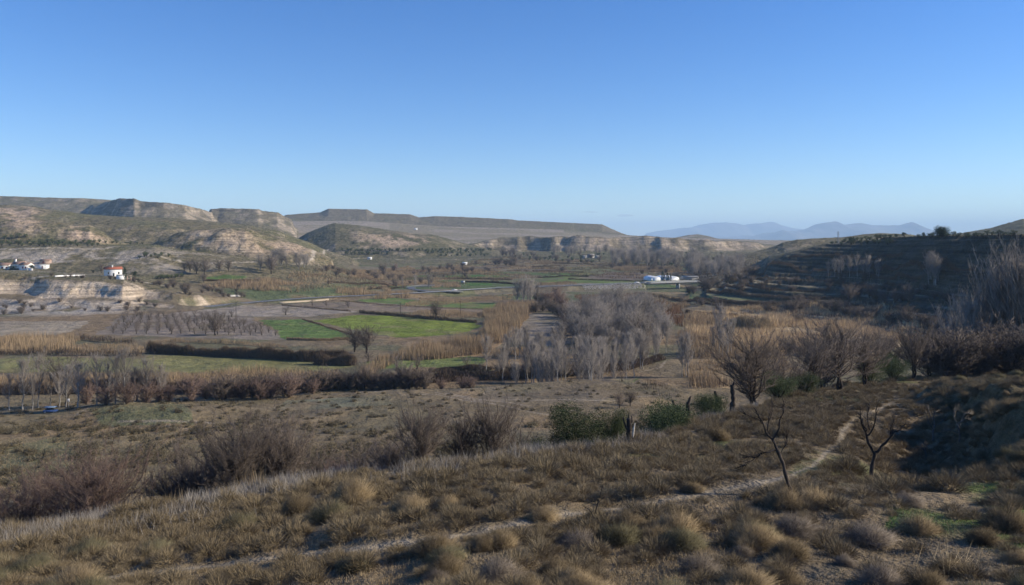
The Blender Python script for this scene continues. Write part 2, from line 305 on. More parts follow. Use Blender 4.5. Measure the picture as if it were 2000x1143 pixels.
# fields given by their outlines on the floor
FIELDS = [
 ([(610, 627), (700, 615), (800, 618), (930, 630), (940, 640), (900, 652), (850, 656), (770, 660), (680, 641)], (0.145, 0.19, 0.025), 0),
 ([(508, 626), (590, 624), (692, 657), (660, 664), (560, 663), (545, 652)], (0.09, 0.15, 0.035), 0),
 ([(335, 612), (420, 603), (540, 596), (592, 598), (695, 609), (600, 619), (500, 618), (380, 617)], (0.275, 0.235, 0.19), .02),
 ([(190, 653), (240, 617), (340, 613), (480, 617), (565, 665), (400, 661)], (0.215, 0.18, 0.145), .05),
 ([(-200, 630), (175, 627), (160, 640), (110, 655), (-200, 658)], (0.29, 0.245, 0.18), .02),
 ([(-200, 607), (60, 606), (50, 612), (-200, 614)], (0.235, 0.21, 0.175), .02),
 ([(700, 585), (760, 582), (970, 592), (966, 603), (850, 602), (720, 592)], (0.11, 0.16, 0.04), 0),
 ([(560, 594), (700, 590), (960, 606), (940, 616), (720, 606), (690, 607)], (0.20, 0.155, 0.115), .05),
 ([(985, 668), (1000, 645), (1010, 630), (1020, 617), (1060, 612), (1102, 616), (1110, 672), (1060, 677)], (0.215, 0.185, 0.145), .02),
 ([(-60, 703), (60, 698), (280, 700), (300, 693), (400, 695), (560, 702), (700, 712), (640, 725), (300, 729), (-60, 726)], (0.185, 0.18, 0.07), .02),
 ([(715, 707), (760, 700), (900, 691), (948, 700), (940, 715), (860, 719), (730, 719)], (0.115, 0.15, 0.045), .02),
 ([(820, 732), (960, 720), (960, 733), (840, 742)], (0.10, 0.135, 0.045), .02),
 ([(868, 540), (970, 534), (1000, 541), (940, 546), (858, 544)], (0.06, 0.125, 0.025), 0),
 ([(905, 552), (960, 553.5), (962, 558), (918, 558)], (0.055, 0.12, 0.02), 0),
 ([(1045, 521), (1075, 519), (1080, 523), (1040, 525)], (0.05, 0.09, 0.025), 0),
 ([(1055, 538), (1140, 531), (1165, 536), (1130, 542), (1060, 545)], (0.10, 0.135, 0.04), 0),
 ([(1050, 551), (1110, 543), (1220, 547), (1300, 553), (1150, 553), (1060, 556)], (0.10, 0.145, 0.035), 0),
 ([(1145, 541), (1195, 531), (1275, 536), (1268, 547), (1185, 545)], (0.16, 0.12, 0.10), .05),
 ([(1335, 588), (1345, 579), (1400, 586), (1398, 593)], (0.11, 0.155, 0.055), 0),
 ([(1350, 575), (1420, 578), (1520, 590), (1420, 586)], (0.13, 0.145, 0.065), .02),
 ([(400, 542), (440, 537), (485, 540), (470, 547), (405, 547)], (0.07, 0.13, 0.03), 0),
 ([(1345, 660), (1500, 690), (1700, 700), (1800, 650), (1790, 610), (1700, 598), (1560, 596), (1420, 604), (1350, 615)], (0.44, 0.33, 0.19), .1),
 ([(780, 690), (960, 655), (1030, 598), (1045, 604), (1000, 655), (960, 690), (880, 700)], (0.29, 0.20, 0.11), .1),
 ([(-60, 760), (620, 728), (680, 738), (400, 770)], (0.24, 0.17, 0.10), .1),
 ([(1330, 650), (1345, 760), (1420, 760), (1560, 720), (1500, 680)], (0.25, 0.18, 0.10), .1),
 ([(400, 551), (490, 549), (500, 560), (430, 562)], (0.24, 0.175, 0.10), .05),
]
WX = 5 * (fbm(GX, GY, 9, 3, 151) - .5); WY = 7 * (fbm(GX, GY, 9, 3, 153) - .5); fmask = np.zeros(GX.shape, bool)
for pts, c, a in FIELDS:
    P = ats(pts, dmin=228); m = inpoly(GX + WX, GY + WY, P) & (GY < 1500)
    setc(m.astype(float) * lerp(.75, 1, n1), np.array(c) * 1.0, a)
    fmask |= m
tone = (.80 + .4 * fbm(GX * 1.0, GY * .25, 14, 4, 155)) * (.93 + .14 * vn(GX * .12, GY * .9, 157))
C[..., :3] = np.where(fmask[..., None], C[..., :3] * tone[..., None], C[..., :3])
setc(fmask * sstep(.60, .68, fbm(GX, GY, 12, 4, 159)) * .5, (.17, .14, .075))
for pts, c in (([(1200, 745), (1260, 728), (1300, 735), (1290, 748), (1230, 752)], (.10, .13, .045)), ([(530, 800), (560, 782), (750, 772), (770, 790), (640, 800)], (.15, .155, .105)),
               ([(170, 800), (230, 786), (350, 786), (380, 830), (200, 835)], (.12, .125, .065)), ([(1000, 745), (1290, 735), (1150, 800), (900, 800)], (.155, .125, .085)),
               ([(0, 880), (120, 850), (160, 905), (100, 940), (0, 940)], (.12, .12, .065))):
    P = ats(pts, dmin=60); m = inpoly(GX, GY, P) & (GY < 240); setc(m * sstep(.3, .55, n2) * .9, c, .03)
# tracks and footpaths (pale trodden earth)
def track(pts, w, c, dmin, k=1.0):
    P = ats(pts, dmin=dmin); d, _ = seg_dist(GX, GY, [(p[0], p[1]) for p in P])
    m = (1 - sstep(w * .5, w * 1.1, d + w * 1.3 * (n1 - .5))) * k
    setc(m, c, 0); return P
PATH = [(60, 1150), (220, 1130), (420, 1105), (560, 1085), (720, 1070), (830, 1055), (940, 1040), (1060, 1011), (1200, 994), (1320, 974), (1420, 955), (1520, 935), (1590, 910), (1612, 885), (1640, 868), (1645, 842), (1668, 820), (1705, 803), (1765, 780)]
def thick(pts, n):   # resample pixel polyline
    o = []
    for a, b in zip(pts[:-1], pts[1:]):
        for k in range(n): o.append((a[0] + (b[0] - a[0]) * k / n, a[1] + (b[1] - a[1]) * k / n))
    return o + [pts[-1]]
PATHW = track(thick(PATH, 4), .13, (0.27, 0.225, 0.16), 6, .9)
track(thick(PATH[:12], 4), .21, (0.27, 0.225, 0.16), 6, .9)
track([(1100, 1035), (1250, 1050), (1330, 1052), (1450, 1062)], .3, (.22, .18, .12), 6, .5)
for t_ in ([(785, 772), (850, 770), (960, 788), (1080, 812)], [(850, 766), (930, 782), (1190, 783), (1290, 770)], [(870, 768), (1040, 795)], [(230, 825), (330, 822), (415, 827)], [(150, 812), (170, 797), (200, 790)], [(310, 832), (500, 845), (600, 838)], [(1250, 727), (1290, 718), (1300, 705)]):
    track(t_, .5, (.30, .25, .185), 62, .8)
for t_ in ([(0, 530), (120, 533), (250, 545), (330, 560)], [(240, 512), (290, 500), (330, 505), (380, 515), (500, 512)], [(640, 488), (632, 495), (610, 505), (560, 515)], [(0, 487), (200, 487), (300, 480)]):
    track(t_, 2.2, (.40, .345, .27), 500, .9)
track([(60, 546), (150, 541), (170, 540)], 1.2, (.5, .46, .4), 500, .8)
track([(690, 505), (720, 505), (800, 508), (900, 507), (1000, 503)], 3.0, (.42, .34, .25), 800, .9)

def mat(name, rough=.9):
    m = bpy.data.materials.new(name); m.use_nodes = True; nt = m.node_tree
    b = nt.nodes['Principled BSDF']; b.inputs['Roughness'].default_value = rough
    b.inputs['Specular IOR Level'].default_value = .15
    return m, nt, b
def N(nt, t, **kw):
    n = nt.nodes.new(t)
    for k, v in kw.items():
        if k in n.inputs.keys(): n.inputs[k].default_value = v
        else: setattr(n, k, v)
    return n
def mixc(nt, fac, a, b, blend='MIX'):
    n = nt.nodes.new('ShaderNodeMix'); n.data_type = 'RGBA'; n.blend_type = blend
    for s, v in ((0, fac), (6, a), (7, b)):
        if hasattr(v, 'is_output'): nt.links.new(v, n.inputs[s])
        else: n.inputs[s].default_value = v
    return n.outputs[2]
def ramp(nt, src, lo, hi, a=0.0, b=1.0):
    n = nt.nodes.new('ShaderNodeMapRange'); n.inputs[1].default_value = lo; n.inputs[2].default_value = hi
    n.inputs[3].default_value = a; n.inputs[4].default_value = b; nt.links.new(src, n.inputs[0]); return n.outputs[0]
def noise(nt, scale, detail, co, rough=.55):
    n = N(nt, 'ShaderNodeTexNoise', Scale=scale, Detail=detail, Roughness=rough); nt.links.new(co, n.inputs['Vector']); return n.outputs[0]
def ground_mat():
    m, nt, b = mat('earth_and_scrub', .95)
    co = N(nt, 'ShaderNodeNewGeometry').outputs['Position']
    at_ = N(nt, 'ShaderNodeAttribute', attribute_name='Col')
    g1 = noise(nt, .09, 8, co, .62); g2 = noise(nt, 1.3, 6, co, .65); g3 = noise(nt, 9.0, 4, co, .6)
    f = nt.nodes.new('ShaderNodeMath'); f.operation = 'MULTIPLY'
    nt.links.new(ramp(nt, g1, .3, .7, .68, 1.34), f.inputs[0]); nt.links.new(ramp(nt, g2, .3, .7, .74, 1.28), f.inputs[1])
    f2 = nt.nodes.new('ShaderNodeMath'); f2.operation = 'MULTIPLY'
    nt.links.new(f.outputs[0], f2.inputs[0]); nt.links.new(ramp(nt, g3, .3, .7, .85, 1.15), f2.inputs[1])
    c1 = mixc(nt, 1.0, at_.outputs['Color'], f2.outputs[0], 'MULTIPLY')
    sp = noise(nt, .22, 7, co, .75)
    sp2 = nt.nodes.new('ShaderNodeMath'); sp2.operation = 'MULTIPLY'
    nt.links.new(ramp(nt, sp, .50, .58), sp2.inputs[0]); nt.links.new(at_.outputs['Alpha'], sp2.inputs[1])
    c2 = mixc(nt, sp2.outputs[0], c1, (0.055, 0.053, 0.028, 1))
    # bedding layers where the rock is steep
    mp = N(nt, 'ShaderNodeMapping'); mp.inputs['Scale'].default_value = (.012, .012, .55); nt.links.new(co, mp.inputs['Vector'])
    stn = noise(nt, 1.0, 6, mp.outputs[0], .7)
    sx = nt.nodes.new('ShaderNodeSeparateXYZ'); nt.links.new(N(nt, 'ShaderNodeNewGeometry').outputs['True Normal'], sx.inputs[0])
    steep = ramp(nt, sx.outputs[2], .97, .78)
    lay = mixc(nt, 1.0, c2, ramp(nt, stn, .38, .62, .55, 1.4), 'MULTIPLY')
    c2 = mixc(nt, steep, c2, lay)
    nt.links.new(c2, b.inputs['Base Color'])
    bp = N(nt, 'ShaderNodeBump', Strength=.7, Distance=.6); nt.links.new(g2, bp.inputs['Height'])
    bp2 = N(nt, 'ShaderNodeBump', Strength=.8, Distance=4.5); nt.links.new(g1, bp2.inputs['Height']); nt.links.new(bp.outputs[0], bp2.inputs['Normal'])
    nt.links.new(bp2.outputs[0], b.inputs['Normal'])
    return m
def mk(name, V, Fc, m, parent=None, cols=None, smooth=False):
    """one mesh object from numpy arrays: V (n,3), Fc (k,3) or (k,4)"""
    me = bpy.data.meshes.new(name); V = np.ascontiguousarray(V, np.float32); Fc = np.ascontiguousarray(Fc, np.int32)
    k, s = Fc.shape
    me.vertices.add(len(V)); me.vertices.foreach_set('co', V.ravel())
    me.loops.add(k * s); me.loops.foreach_set('vertex_index', Fc.ravel())
    me.polygons.add(k); me.polygons.foreach_set('loop_start', np.arange(k, dtype=np.int32) * s)
    me.polygons.foreach_set('loop_total', np.full(k, s, np.int32))
    if smooth: me.polygons.foreach_set('use_smooth', np.ones(k, bool))
    if cols is not None:
        a = me.color_attributes.new('Col', 'FLOAT_COLOR', 'POINT')
        cc = np.ones((len(V), 4), np.float32); cc[:, :cols.shape[1]] = cols; a.data.foreach_set('color', cc.ravel())
    me.update(calc_edges=True)
    me.materials.append(m)
    o = bpy.data.objects.new(name, me); col.objects.link(o)
    if parent: o.parent = parent
    return o
def tag(o, label=None, cat=None, group=None, kind=None):
    if label: o['label'] = label
    if cat: o['category'] = cat
    if group: o['group'] = group
    if kind: o['kind'] = kind
    return o
gm = ground_mat()
I, J = np.meshgrid(np.arange(NR - 1), np.arange(NV - 1), indexing='ij')
q0 = (I * NV + J).ravel()
fc = np.stack([q0, q0 + 1, q0 + NV + 1, q0 + NV], 1)
ground = mk('ground', np.stack([GX.ravel(), GY.ravel(), GH.ravel()], 1), fc, gm, cols=C.reshape(-1, 4), smooth=True)
tag(ground, kind='structure')

# ------------------------------------------------------------ far mountains
def ridge(pts, D, depth, seed, cc, lo):
    ms = pts; n = 420; nr = 70
    u = np.linspace(ms[0][0], ms[-1][0], n); py = np.interp(u, [p[0] for p in ms], [p[1] for p in ms])
    r = np.linspace(0, 1, nr)
    U, R = np.meshgrid(u, r, indexing='ij'); PYt = np.repeat(py[:, None], nr, 1)
    Y = D + depth * (R - .5); X = (U - 1000) / F * D
    zt = (HOR - PYt) / F * D
    prof = 1 - np.abs(R - .5) * 2
    nz = fbm(X, Y, 1600, 5, seed, True)
    Z = -90 + (zt + 90) * (sstep(0, 1, prof) ** .8) + (nz - .62) * 420 * (1 - prof) * prof * 3.2
    Z = Z + (fbm(X, Y, 1700, 5, seed + 5, True) - .6) * 120
    V = np.stack([X, Y, Z], -1).reshape(-1, 3)
    a, b = np.meshgrid(np.arange(n - 1), np.arange(nr - 1), indexing='ij'); k = (a * nr + b).ravel()
    return V, np.stack([k, k + nr, k + nr + 1, k + 1], 1)
mm, nt, b = mat('mountain_rock', .95)
co = N(nt, 'ShaderNodeNewGeometry').outputs['Position']
nt.links.new(mixc(nt, ramp(nt, noise(nt, .002, 6, co), .4, .6), (0.10, .095, .075, 1), (.17, .15, .12, 1)), b.inputs['Base Color'])
m1 = ridge([(1255, 470), (1265, 457), (1290, 452), (1330, 445), (1350, 446), (1370, 438), (1392, 436), (1430, 438), (1445, 443), (1465, 438), (1505, 436), (1520, 440), (1545, 447), (1570, 451), (1700, 456), (1760, 470)], 27000, 7000, 90, None, 0)
m2 = ridge([(1400, 472), (1435, 467), (1470, 460), (1500, 452), (1520, 456), (1556, 452), (1580, 445), (1600, 437), (1622, 433), (1645, 439), (1680, 435), (1700, 437), (1720, 439), (1750, 438), (1775, 446), (1810, 461), (1950, 470)], 20000, 5500, 95, None, 0)
mv = np.concatenate([m1[0], m2[0]]); mf = np.concatenate([m1[1], m2[1] + len(m1[0])])
tag(mk('mountains', mv, mf, mm, smooth=True), kind='structure')
# ------------------------------------------------------------ plant geometry helpers
def norm(v): return v / (np.linalg.norm(v, axis=-1, keepdims=True) + 1e-9)
def frames(D):
    A = np.where(np.abs(D[:, 2:3]) < .9, np.array([[0, 0, 1.]]), np.array([[1., 0, 0]]))
    a = norm(np.cross(D, A)); return a, np.cross(D, a)
def spikes(P, D, L, r, flat=False):
    """thin pointed stems: 3-sided, or single blades when flat"""
    n = len(P); D = norm(D); a, b = frames(D); L = np.broadcast_to(L, (n,))[:, None]; r = np.broadcast_to(r, (n,))[:, None]
    tip = P + D * L
    if flat:
        th = rng.random(n)[:, None] * 2 * pi; a = a * np.cos(th) + b * np.sin(th)
        V = np.stack([P - a * r, P + a * r, tip], 1).reshape(-1, 3)
        return V, np.arange(3 * n).reshape(-1, 3)
    V = np.stack([P + a * r, P - a * r * .5 + b * r * .87, P - a * r * .5 - b * r * .87, tip], 1).reshape(-1, 3)
    k = np.arange(n)[:, None] * 4
    return V, np.concatenate([k + [0, 1, 3], k + [1, 2, 3], k + [2, 0, 3]])
def tubes(P0, P1, r0, r1, s=4):
    P0, P1 = np.array(P0, float), np.array(P1, float); r0 = np.array(r0, float)[:, None, None]; r1 = np.array(r1, float)[:, None, None]
    a, b = frames(norm(P1 - P0)); th = np.arange(s) * 2 * pi / s
    ring = a[:, None] * np.cos(th)[None, :, None] + b[:, None] * np.sin(th)[None, :, None]
    V = np.concatenate([P0[:, None] + ring * r0, P1[:, None] + ring * r1], 1).reshape(-1, 3)
    k = np.arange(len(P0))[:, None] * 2 * s; Fs = []
    for i in range(s):
        j = (i + 1) % s; Fs += [np.concatenate([k + i, k + j, k + s + j], 1), np.concatenate([k + i, k + s + j, k + s + i], 1)]
    return V, np.concatenate(Fs)
def leaves(P, size, flatten=1.0):
    n = len(P); D = norm(rng.normal(size=(n, 3)) * [1, 1, flatten]); a, b = frames(D); s = (size * rng.uniform(.6, 1.3, n))[:, None]
    V = np.stack([P - a * s * .5, P + b * s * .35, P + a * s * .5], 1).reshape(-1, 3)
    return V, np.arange(3 * n).reshape(-1, 3)
def join(*vf):
    V = []; Fc = []; o = 0
    for v, f in vf:
        V.append(v); Fc.append(f + o); o += len(v)
    return np.concatenate(V), np.concatenate(Fc)
def rnd(n, s=1.0): return rng.normal(size=(n, 3)) * s

def veg_mat(name, c1, c2, scale=3.0, rough=.9, objvar=.25):
    m, nt, b = mat(name, rough)
    co = N(nt, 'ShaderNodeTexCoord').outputs['Object']
    g = noise(nt, scale, 3, co); oi = N(nt, 'ShaderNodeObjectInfo')
    c = mixc(nt, ramp(nt, g, .35, .65), (*c1, 1), (*c2, 1))
    v = ramp(nt, oi.outputs['Random'], 0, 1, 1 - objvar, 1 + objvar)
    nt.links.new(mixc(nt, 1.0, c, v, 'MULTIPLY'), b.inputs['Base Color'])
    return m
def wveg_mat(name, c1, c2, scale=.15, rough=.9):    # for growth spread over the ground: varies from place to place
    m, nt, b = mat(name, rough)
    co = N(nt, 'ShaderNodeNewGeometry').outputs['Position']
    f = nt.nodes.new('ShaderNodeMath'); f.operation = 'MULTIPLY_ADD'; f.inputs[1].default_value = .6
    nt.links.new(noise(nt, scale, 5, co), f.inputs[0])
    w = nt.nodes.new('ShaderNodeMath'); w.operation = 'MULTIPLY'; w.inputs[1].default_value = .4
    nt.links.new(noise(nt, scale * 40, 2, co), w.inputs[0]); nt.links.new(w.outputs[0], f.inputs[2])
    nt.links.new(mixc(nt, ramp(nt, f.outputs[0], .38, .62), (*c1, 1), (*c2, 1)), b.inputs['Base Color'])
    return m
M = dict(
    palebark=veg_mat('pale_poplar_bark', (.34, .32, .285), (.19, .175, .155), 1.2),
    twig=veg_mat('grey_twigs', (.20, .178, .155), (.28, .25, .218), 1.0),
    darkbark=veg_mat('dark_bark', (.032, .026, .022), (.065, .052, .043), 4),
    browntwig=veg_mat('brown_twigs', (.092, .075, .062), (.15, .122, .10), 2),
    redtwig=veg_mat('reddish_twigs', (.14, .096, .078), (.20, .147, .118), 2),
    lilactwig=veg_mat('lilac_grey_twigs', (.13, .105, .088), (.185, .155, .128), 2),
    brownbush=veg_mat('dry_brown_stems', (.15, .114, .067), (.24, .186, .112), 2.5, objvar=.4),
    greybush=veg_mat('dead_grey_stems', (.13, .108, .086), (.21, .178, .142), 2.5),
    olivebush=veg_mat('olive_grey_stems', (.105, .095, .055), (.165, .148, .088), 2.5),
    olive=veg_mat('olive_leaves', (.055, .072, .035), (.11, .13, .065), 1.2),
    broom=veg_mat('green_bush_leaves', (.055, .074, .032), (.11, .13, .058), 1.5),
    darkgreen=veg_mat('dark_evergreen_leaves', (.018, .032, .014), (.035, .055, .022), 1.2),
    reed=wveg_mat('dry_reeds', (.255, .182, .108), (.37, .275, .165), .05),
    goldreed=wveg_mat('golden_reeds', (.48, .345, .19), (.62, .47, .28), .05),
    redreed=wveg_mat('rust_brown_growth', (.19, .10, .055), (.26, .155, .08), .08),
    bramble=wveg_mat('brown_bramble', (.10, .072, .052), (.17, .125, .085), .1),
    greyg=wveg_mat('pale_dry_grass', (.27, .245, .215), (.36, .33, .285), .6),
    tang=wveg_mat('tan_dry_grass', (.25, .192, .114), (.39, .305, .186), .35),
    deadwood=veg_mat('weathered_deadwood', (.17, .15, .125), (.10, .088, .075), 3),
    scrub=wveg_mat('hill_scrub', (.06, .062, .03), (.115, .11, .055), .05),
)
# ---- bare trees. Returns (trunk mesh, crown mesh)
def bare_tree(H, spread, nst=1, r0=.12, nb=30, lift=.75, start=.25, twn=1500, twl=.6, twr=.012, shape='round', seed=0, lean=0.0, wob=.06):
    global rng
    keep = rng; rng = np.random.default_rng(1000 + seed)
    tp0, tp1, tr0, tr1 = [], [], [], []; cp0, cp1, cr0, cr1 = [], [], [], []
    tips = []; tipd = []
    for s in range(nst):
        az = rng.random() * 2 * pi; out = (0 if nst == 1 else rng.uniform(.15, .55) * spread)
        p = np.array([0, 0, -.3]) + np.array([cos(az), sin(az), 0]) * (0 if nst == 1 else .12)
        goal = np.array([cos(az) * out + lean, sin(az) * out, H * rng.uniform(.82, 1.0)])
        K = 9; pts = []
        for k in range(K + 1):
            t = k / K; q = p * (1 - t) + goal * t
            q = q + np.array([cos(az), sin(az), 0]) * out * .35 * sin(pi * t) * -1 + rng.normal(size=3) * [1, 1, .3] * wob * H * .25 * (t > 0)
            pts.append(q)
        rad = [r0 * (1 - .93 * (k / K)) for k in range(K + 1)]
        for k in range(K):
            A, B = (tp0, tp1) if k < K * .75 or nst > 1 else (tp0, tp1)
            A.append(pts[k]); B.append(pts[k + 1]); tr0.append(rad[k]); tr1.append(rad[k + 1])
        for b in range(nb // nst):
            t = start + (1 - start) * ((b + rng.random()) / (nb // nst)); t = min(t, .985)
            k = int(t * K); f = t * K - k; o = pts[k] * (1 - f) + pts[k + 1] * f
            a2 = rng.random() * 2 * pi
            if shape == 'poplar': w = spread * (sin(pi * min(1, (t - start) / (1 - start) * .8 + .2)) ** .7)
            elif shape == 'fan': w = spread * (.5 + .5 * t)
            else: w = spread * math.sqrt(max(.06, 1 - ((t - .55) / .5) ** 2))
            L = w * rng.uniform(.7, 1.15); d = np.array([cos(a2), sin(a2), lift * rng.uniform(.6, 1.5)]); d /= np.linalg.norm(d[:2]) + 1e-6
            q0 = o; rr = max(rad[k] * .5, twr * 1.3); n = 4
            for j in range(n):
                st = np.array([d[0], d[1], d[2] * (1 + .35 * j)]) * (L / n) + rng.normal(size=3) * L * (.05 if shape == 'poplar' else .12)
                q1 = q0 + st
                if q1[2] < .1 * H: q1[2] = .1 * H
                cp0.append(q0); cp1.append(q1); cr0.append(rr * (1 - j / n * .75)); cr1.append(rr * (1 - (j + 1) / n * .75))
                tips.append((q0, q1)); tipd.append(st); q0 = q1
    P0 = np.array([t[0] for t in tips]); P1 = np.array([t[1] for t in tips]); TD = norm(np.array(tipd))
    k = rng.integers(0, len(P0), twn); f = rng.random((twn, 1))
    O = P0[k] * (1 - f) + P1[k] * f
    up = {'poplar': 1.3, 'fan': .9}.get(shape, .45)
    D = TD[k] + rnd(twn, .5) + [0, 0, up]; L = twl * rng.uniform(.5, 1.3, twn)
    O2 = O + norm(D) * L[:, None] * rng.uniform(.3, .9, (twn, 1)); D2 = D + rnd(twn, .6)
    sp = join(spikes(O, D, L, twr), spikes(O2, D2, L * .7, twr * .8), tubes(cp0, cp1, cr0, cr1, 3))
    tr = tubes(tp0, tp1, tr0, tr1, 6)
    V = sp[0]; kz = H / np.percentile(V[:, 2], 99.3 if shape == 'poplar' else 97.5); kr = spread / np.percentile(np.hypot(V[:, 0] - lean * .5, V[:, 1]), 92)
    for q in (tr[0], sp[0]): q *= [kr, kr, kz]
    for j, (q0, q1) in enumerate(zip(tp0, tp1)): pass
    rng = keep
    return tr, sp
def leafy(H, Wd, nl, ls, clumps=9, seed=0, shape='round', r0=.15):
    global rng
    keep = rng; rng = np.random.default_rng(2000 + seed)
    if shape == 'cypress':
        t = rng.random(nl) ** .8; th = rng.random(nl) * 2 * pi; rr = Wd / 2 * (np.sin(pi * np.clip(t * .9 + .1, 0, 1)) ** .6) * (1 + .25 * np.sin(th * 3 + t * 9)) * rng.uniform(.7, 1.05, nl)
        P = np.stack([rr * np.cos(th), rr * np.sin(th), .04 * H + t * H * .96], 1)
        tr = tubes([(0, 0, -.3)], [(0, 0, H * .9)], [r0], [r0 * .2], 6)
        cr = leaves(P, ls, .3)
    else:
        Pl = []; c0, c1, rr0, rr1 = [], [], [], []
        for c in range(clumps):
            a = rng.random() * 2 * pi; q = math.sqrt(rng.random()) * Wd * .34
            zc = H * (rng.uniform(.6, .82) if shape == 'pine' else (rng.uniform(.15, .8) if shape == 'bush' else rng.uniform(.32, .78))); R = Wd * rng.uniform(.17, .27)
            cen = np.array([cos(a) * q, sin(a) * q, zc]); m = nl // clumps
            d = norm(rnd(m)); rad = R * rng.uniform(.55, 1.05, m)[:, None] * (1 + .2 * np.sin(d[:, :1] * 7 + c) * np.cos(d[:, 1:2] * 6))
            Pl.append(cen + d * rad * [1, 1, .62 if shape == 'pine' else .8])
            c0.append((0, 0, -.2)); mid = cen * .5 + np.array([0, 0, -H * .02]); c1.append(tuple(mid)); rr0.append(r0); rr1.append(r0 * .55)
            c0.append(tuple(mid)); c1.append(tuple(cen)); rr0.append(r0 * .55); rr1.append(r0 * .15)
        P = np.concatenate(Pl); P = P[P[:, 2] > .03 * H]
        tr = tubes(c0, c1, rr0, rr1, 5); cr = leaves(P, ls)
    rng = keep
    return tr, cr
def proto(name, tc, mt, mc):
    """a thing: Empty with trunk and crown"""
    e = bpy.data.objects.new(name, None); col.objects.link(e)
    mk('trunk', *tc[0], mt, e); mk('crown', *tc[1], mc, e)
    return [e]
POOL = {}
def plant(kind, p, s=1.0, rz=None, label=None, cat='tree', group=None, sz=None):
    """place one plant: the first use of each variant moves the source itself"""
    var = POOL[kind]; v = var[int(rng.integers(len(var)))]
    src, used = v
    if not used: o = src; v[1] = True
    else:
        o = src.copy(); col.objects.link(o)
        for ch in src.children:
            c = ch.copy(); col.objects.link(c); c.parent = o
    o.location = (p[0], p[1], p[2]); o.rotation_euler = (0, 0, rng.random() * 2 * pi if rz is None else rz)
    o.scale = (s, s, s * (sz or rng.uniform(.9, 1.12)))
    for k in ('label', 'category', 'group'):
        if k in o: del o[k]
    return tag(o, label, cat, group)
def variants(kind, name, lst, mt, mc): POOL[kind] = [[proto(name, t, M[mt], M[mc])[0], False] for t in lst]
variants('poplar', 'poplar_tree', [bare_tree(13, 1.9, 1, .14, 40, 1.5, .30, 1100, 1.0, .016, 'poplar', s, wob=.03) for s in range(6)], 'palebark', 'twig')
variants('greytree', 'grey_tree', [bare_tree(12, 3.7, 4, .17, 70, 1.1, .22, 3800, .9, .019, 'round', 80 + s, wob=.04) for s in range(4)], 'palebark', 'twig')
variants('poplarclump', 'poplar_tree', [bare_tree(13, 3.0, 4, .13, 60, 1.5, .15, 2600, .95, .018, 'poplar', 10 + s, wob=.04) for s in range(4)], 'palebark', 'twig')
variants('roundtree', 'bare_tree', [bare_tree(7, 3.0, 3, .15, 84, .85, .26, 8500, .5, .010, 'round', 20 + s) for s in range(4)], 'darkbark', 'browntwig')
variants('lilactree', 'bare_tree', [bare_tree(8, 3.2, 2, .17, 76, .85, .24, 7000, .6, .012, 'round', 30 + s) for s in range(3)], 'darkbark', 'lilactwig')
variants('orchard', 'almond_tree', [bare_tree(4.2, 2.0, 3, .10, 30, .8, .25, 900, .5, .016, 'round', 40 + s) for s in range(3)], 'darkbark', 'lilactwig')
variants('fantree', 'bare_shrub_tree', [bare_tree(3.6, 1.35, 4, .055, 110, 1.1, .30, 10500, .26, .0055, 'round', 50 + s, wob=.11) for s in range(4)], 'darkbark', 'browntwig')
variants('redfan', 'bare_shrub_tree', [bare_tree(3.0, 1.55, 4, .05, 100, .95, .24, 9500, .26, .0055, 'round', 60 + s, wob=.11) for s in range(2)], 'darkbark', 'redtwig')
variants('redbush', 'rust_coloured_bush', [bare_tree(3.6, 2.0, 8, .05, 64, .8, .05, 2200, .6, .02, 'round', 70 + s) for s in range(3)], 'darkbark', 'redtwig')
variants('darkbush', 'thicket_bush', [bare_tree(3.8, 2.4, 8, .05, 64, .7, .05, 2400, .6, .022, 'round', 75 + s) for s in range(3)], 'darkbark', 'browntwig')
variants('olive', 'olive_tree', [leafy(3.8, 4.2, 900, .34, 8, s) for s in range(4)], 'darkbark', 'olive')
variants('greenbush', 'green_bush', [leafy(4.0, 4.4, 26000, .095, 26, 10 + s, r0=.06, shape='bush') for s in range(3)], 'darkbark', 'broom')
variants('evergreen', 'evergreen_tree', [leafy(6.5, 6.0, 1600, .42, 10, 20 + s) for s in range(2)], 'darkbark', 'darkgreen')
variants('pine', 'pine_tree', [leafy(7.5, 11, 12000, .42, 30, 31, 'bush', .3)], 'darkbark', 'darkgreen')
variants('cypress', 'cypress_tree', [leafy(8, 2.0, 1500, .35, 1, 40 + s, 'cypress') for s in range(2)], 'darkbark', 'darkgreen')

KH = dict(fantree=3.6, redfan=3.0, roundtree=7, lilactree=8, greenbush=4.0, poplarclump=13, poplar=13, orchard=4.2, darkbush=3.8, greytree=12)
def ptop(kind, px, D, top, label, cat='tree', group=None, wide=1.0):
    """plant at column px and distance D, as tall as the photo shows it (top row)"""
    x = (px - 1000) / F * D; z = hz(x, D); Hn = D * (HOR - top) / F - z; s = max(.15, Hn / KH[kind])
    o = plant(kind, (x, D, z), s, None, label, cat, group, sz=1.0); o.scale = (s * wide, s * wide, s); return o
def row(kind, pts, n, s, label, cat='tree', group=None, jit=(3, 1), dmin=228, dmax=6000, sv=.25):
    """n plants spread along a photo polyline of base points"""
    L = [0]
    for a, b in zip(pts[:-1], pts[1:]): L.append(L[-1] + math.hypot(b[0] - a[0], b[1] - a[1]))
    for k in range(n):
        t = (k + .5) / n * L[-1]
        x = np.interp(t, L, [p[0] for p in pts]) + rng.uniform(-1, 1) * jit[0]; y = np.interp(t, L, [p[1] for p in pts]) + rng.uniform(-1, 1) * jit[1]
        plant(kind, at(x, y, dmin=dmin, dmax=dmax), s * rng.uniform(1 - sv, 1 + sv), None, label, cat, group)
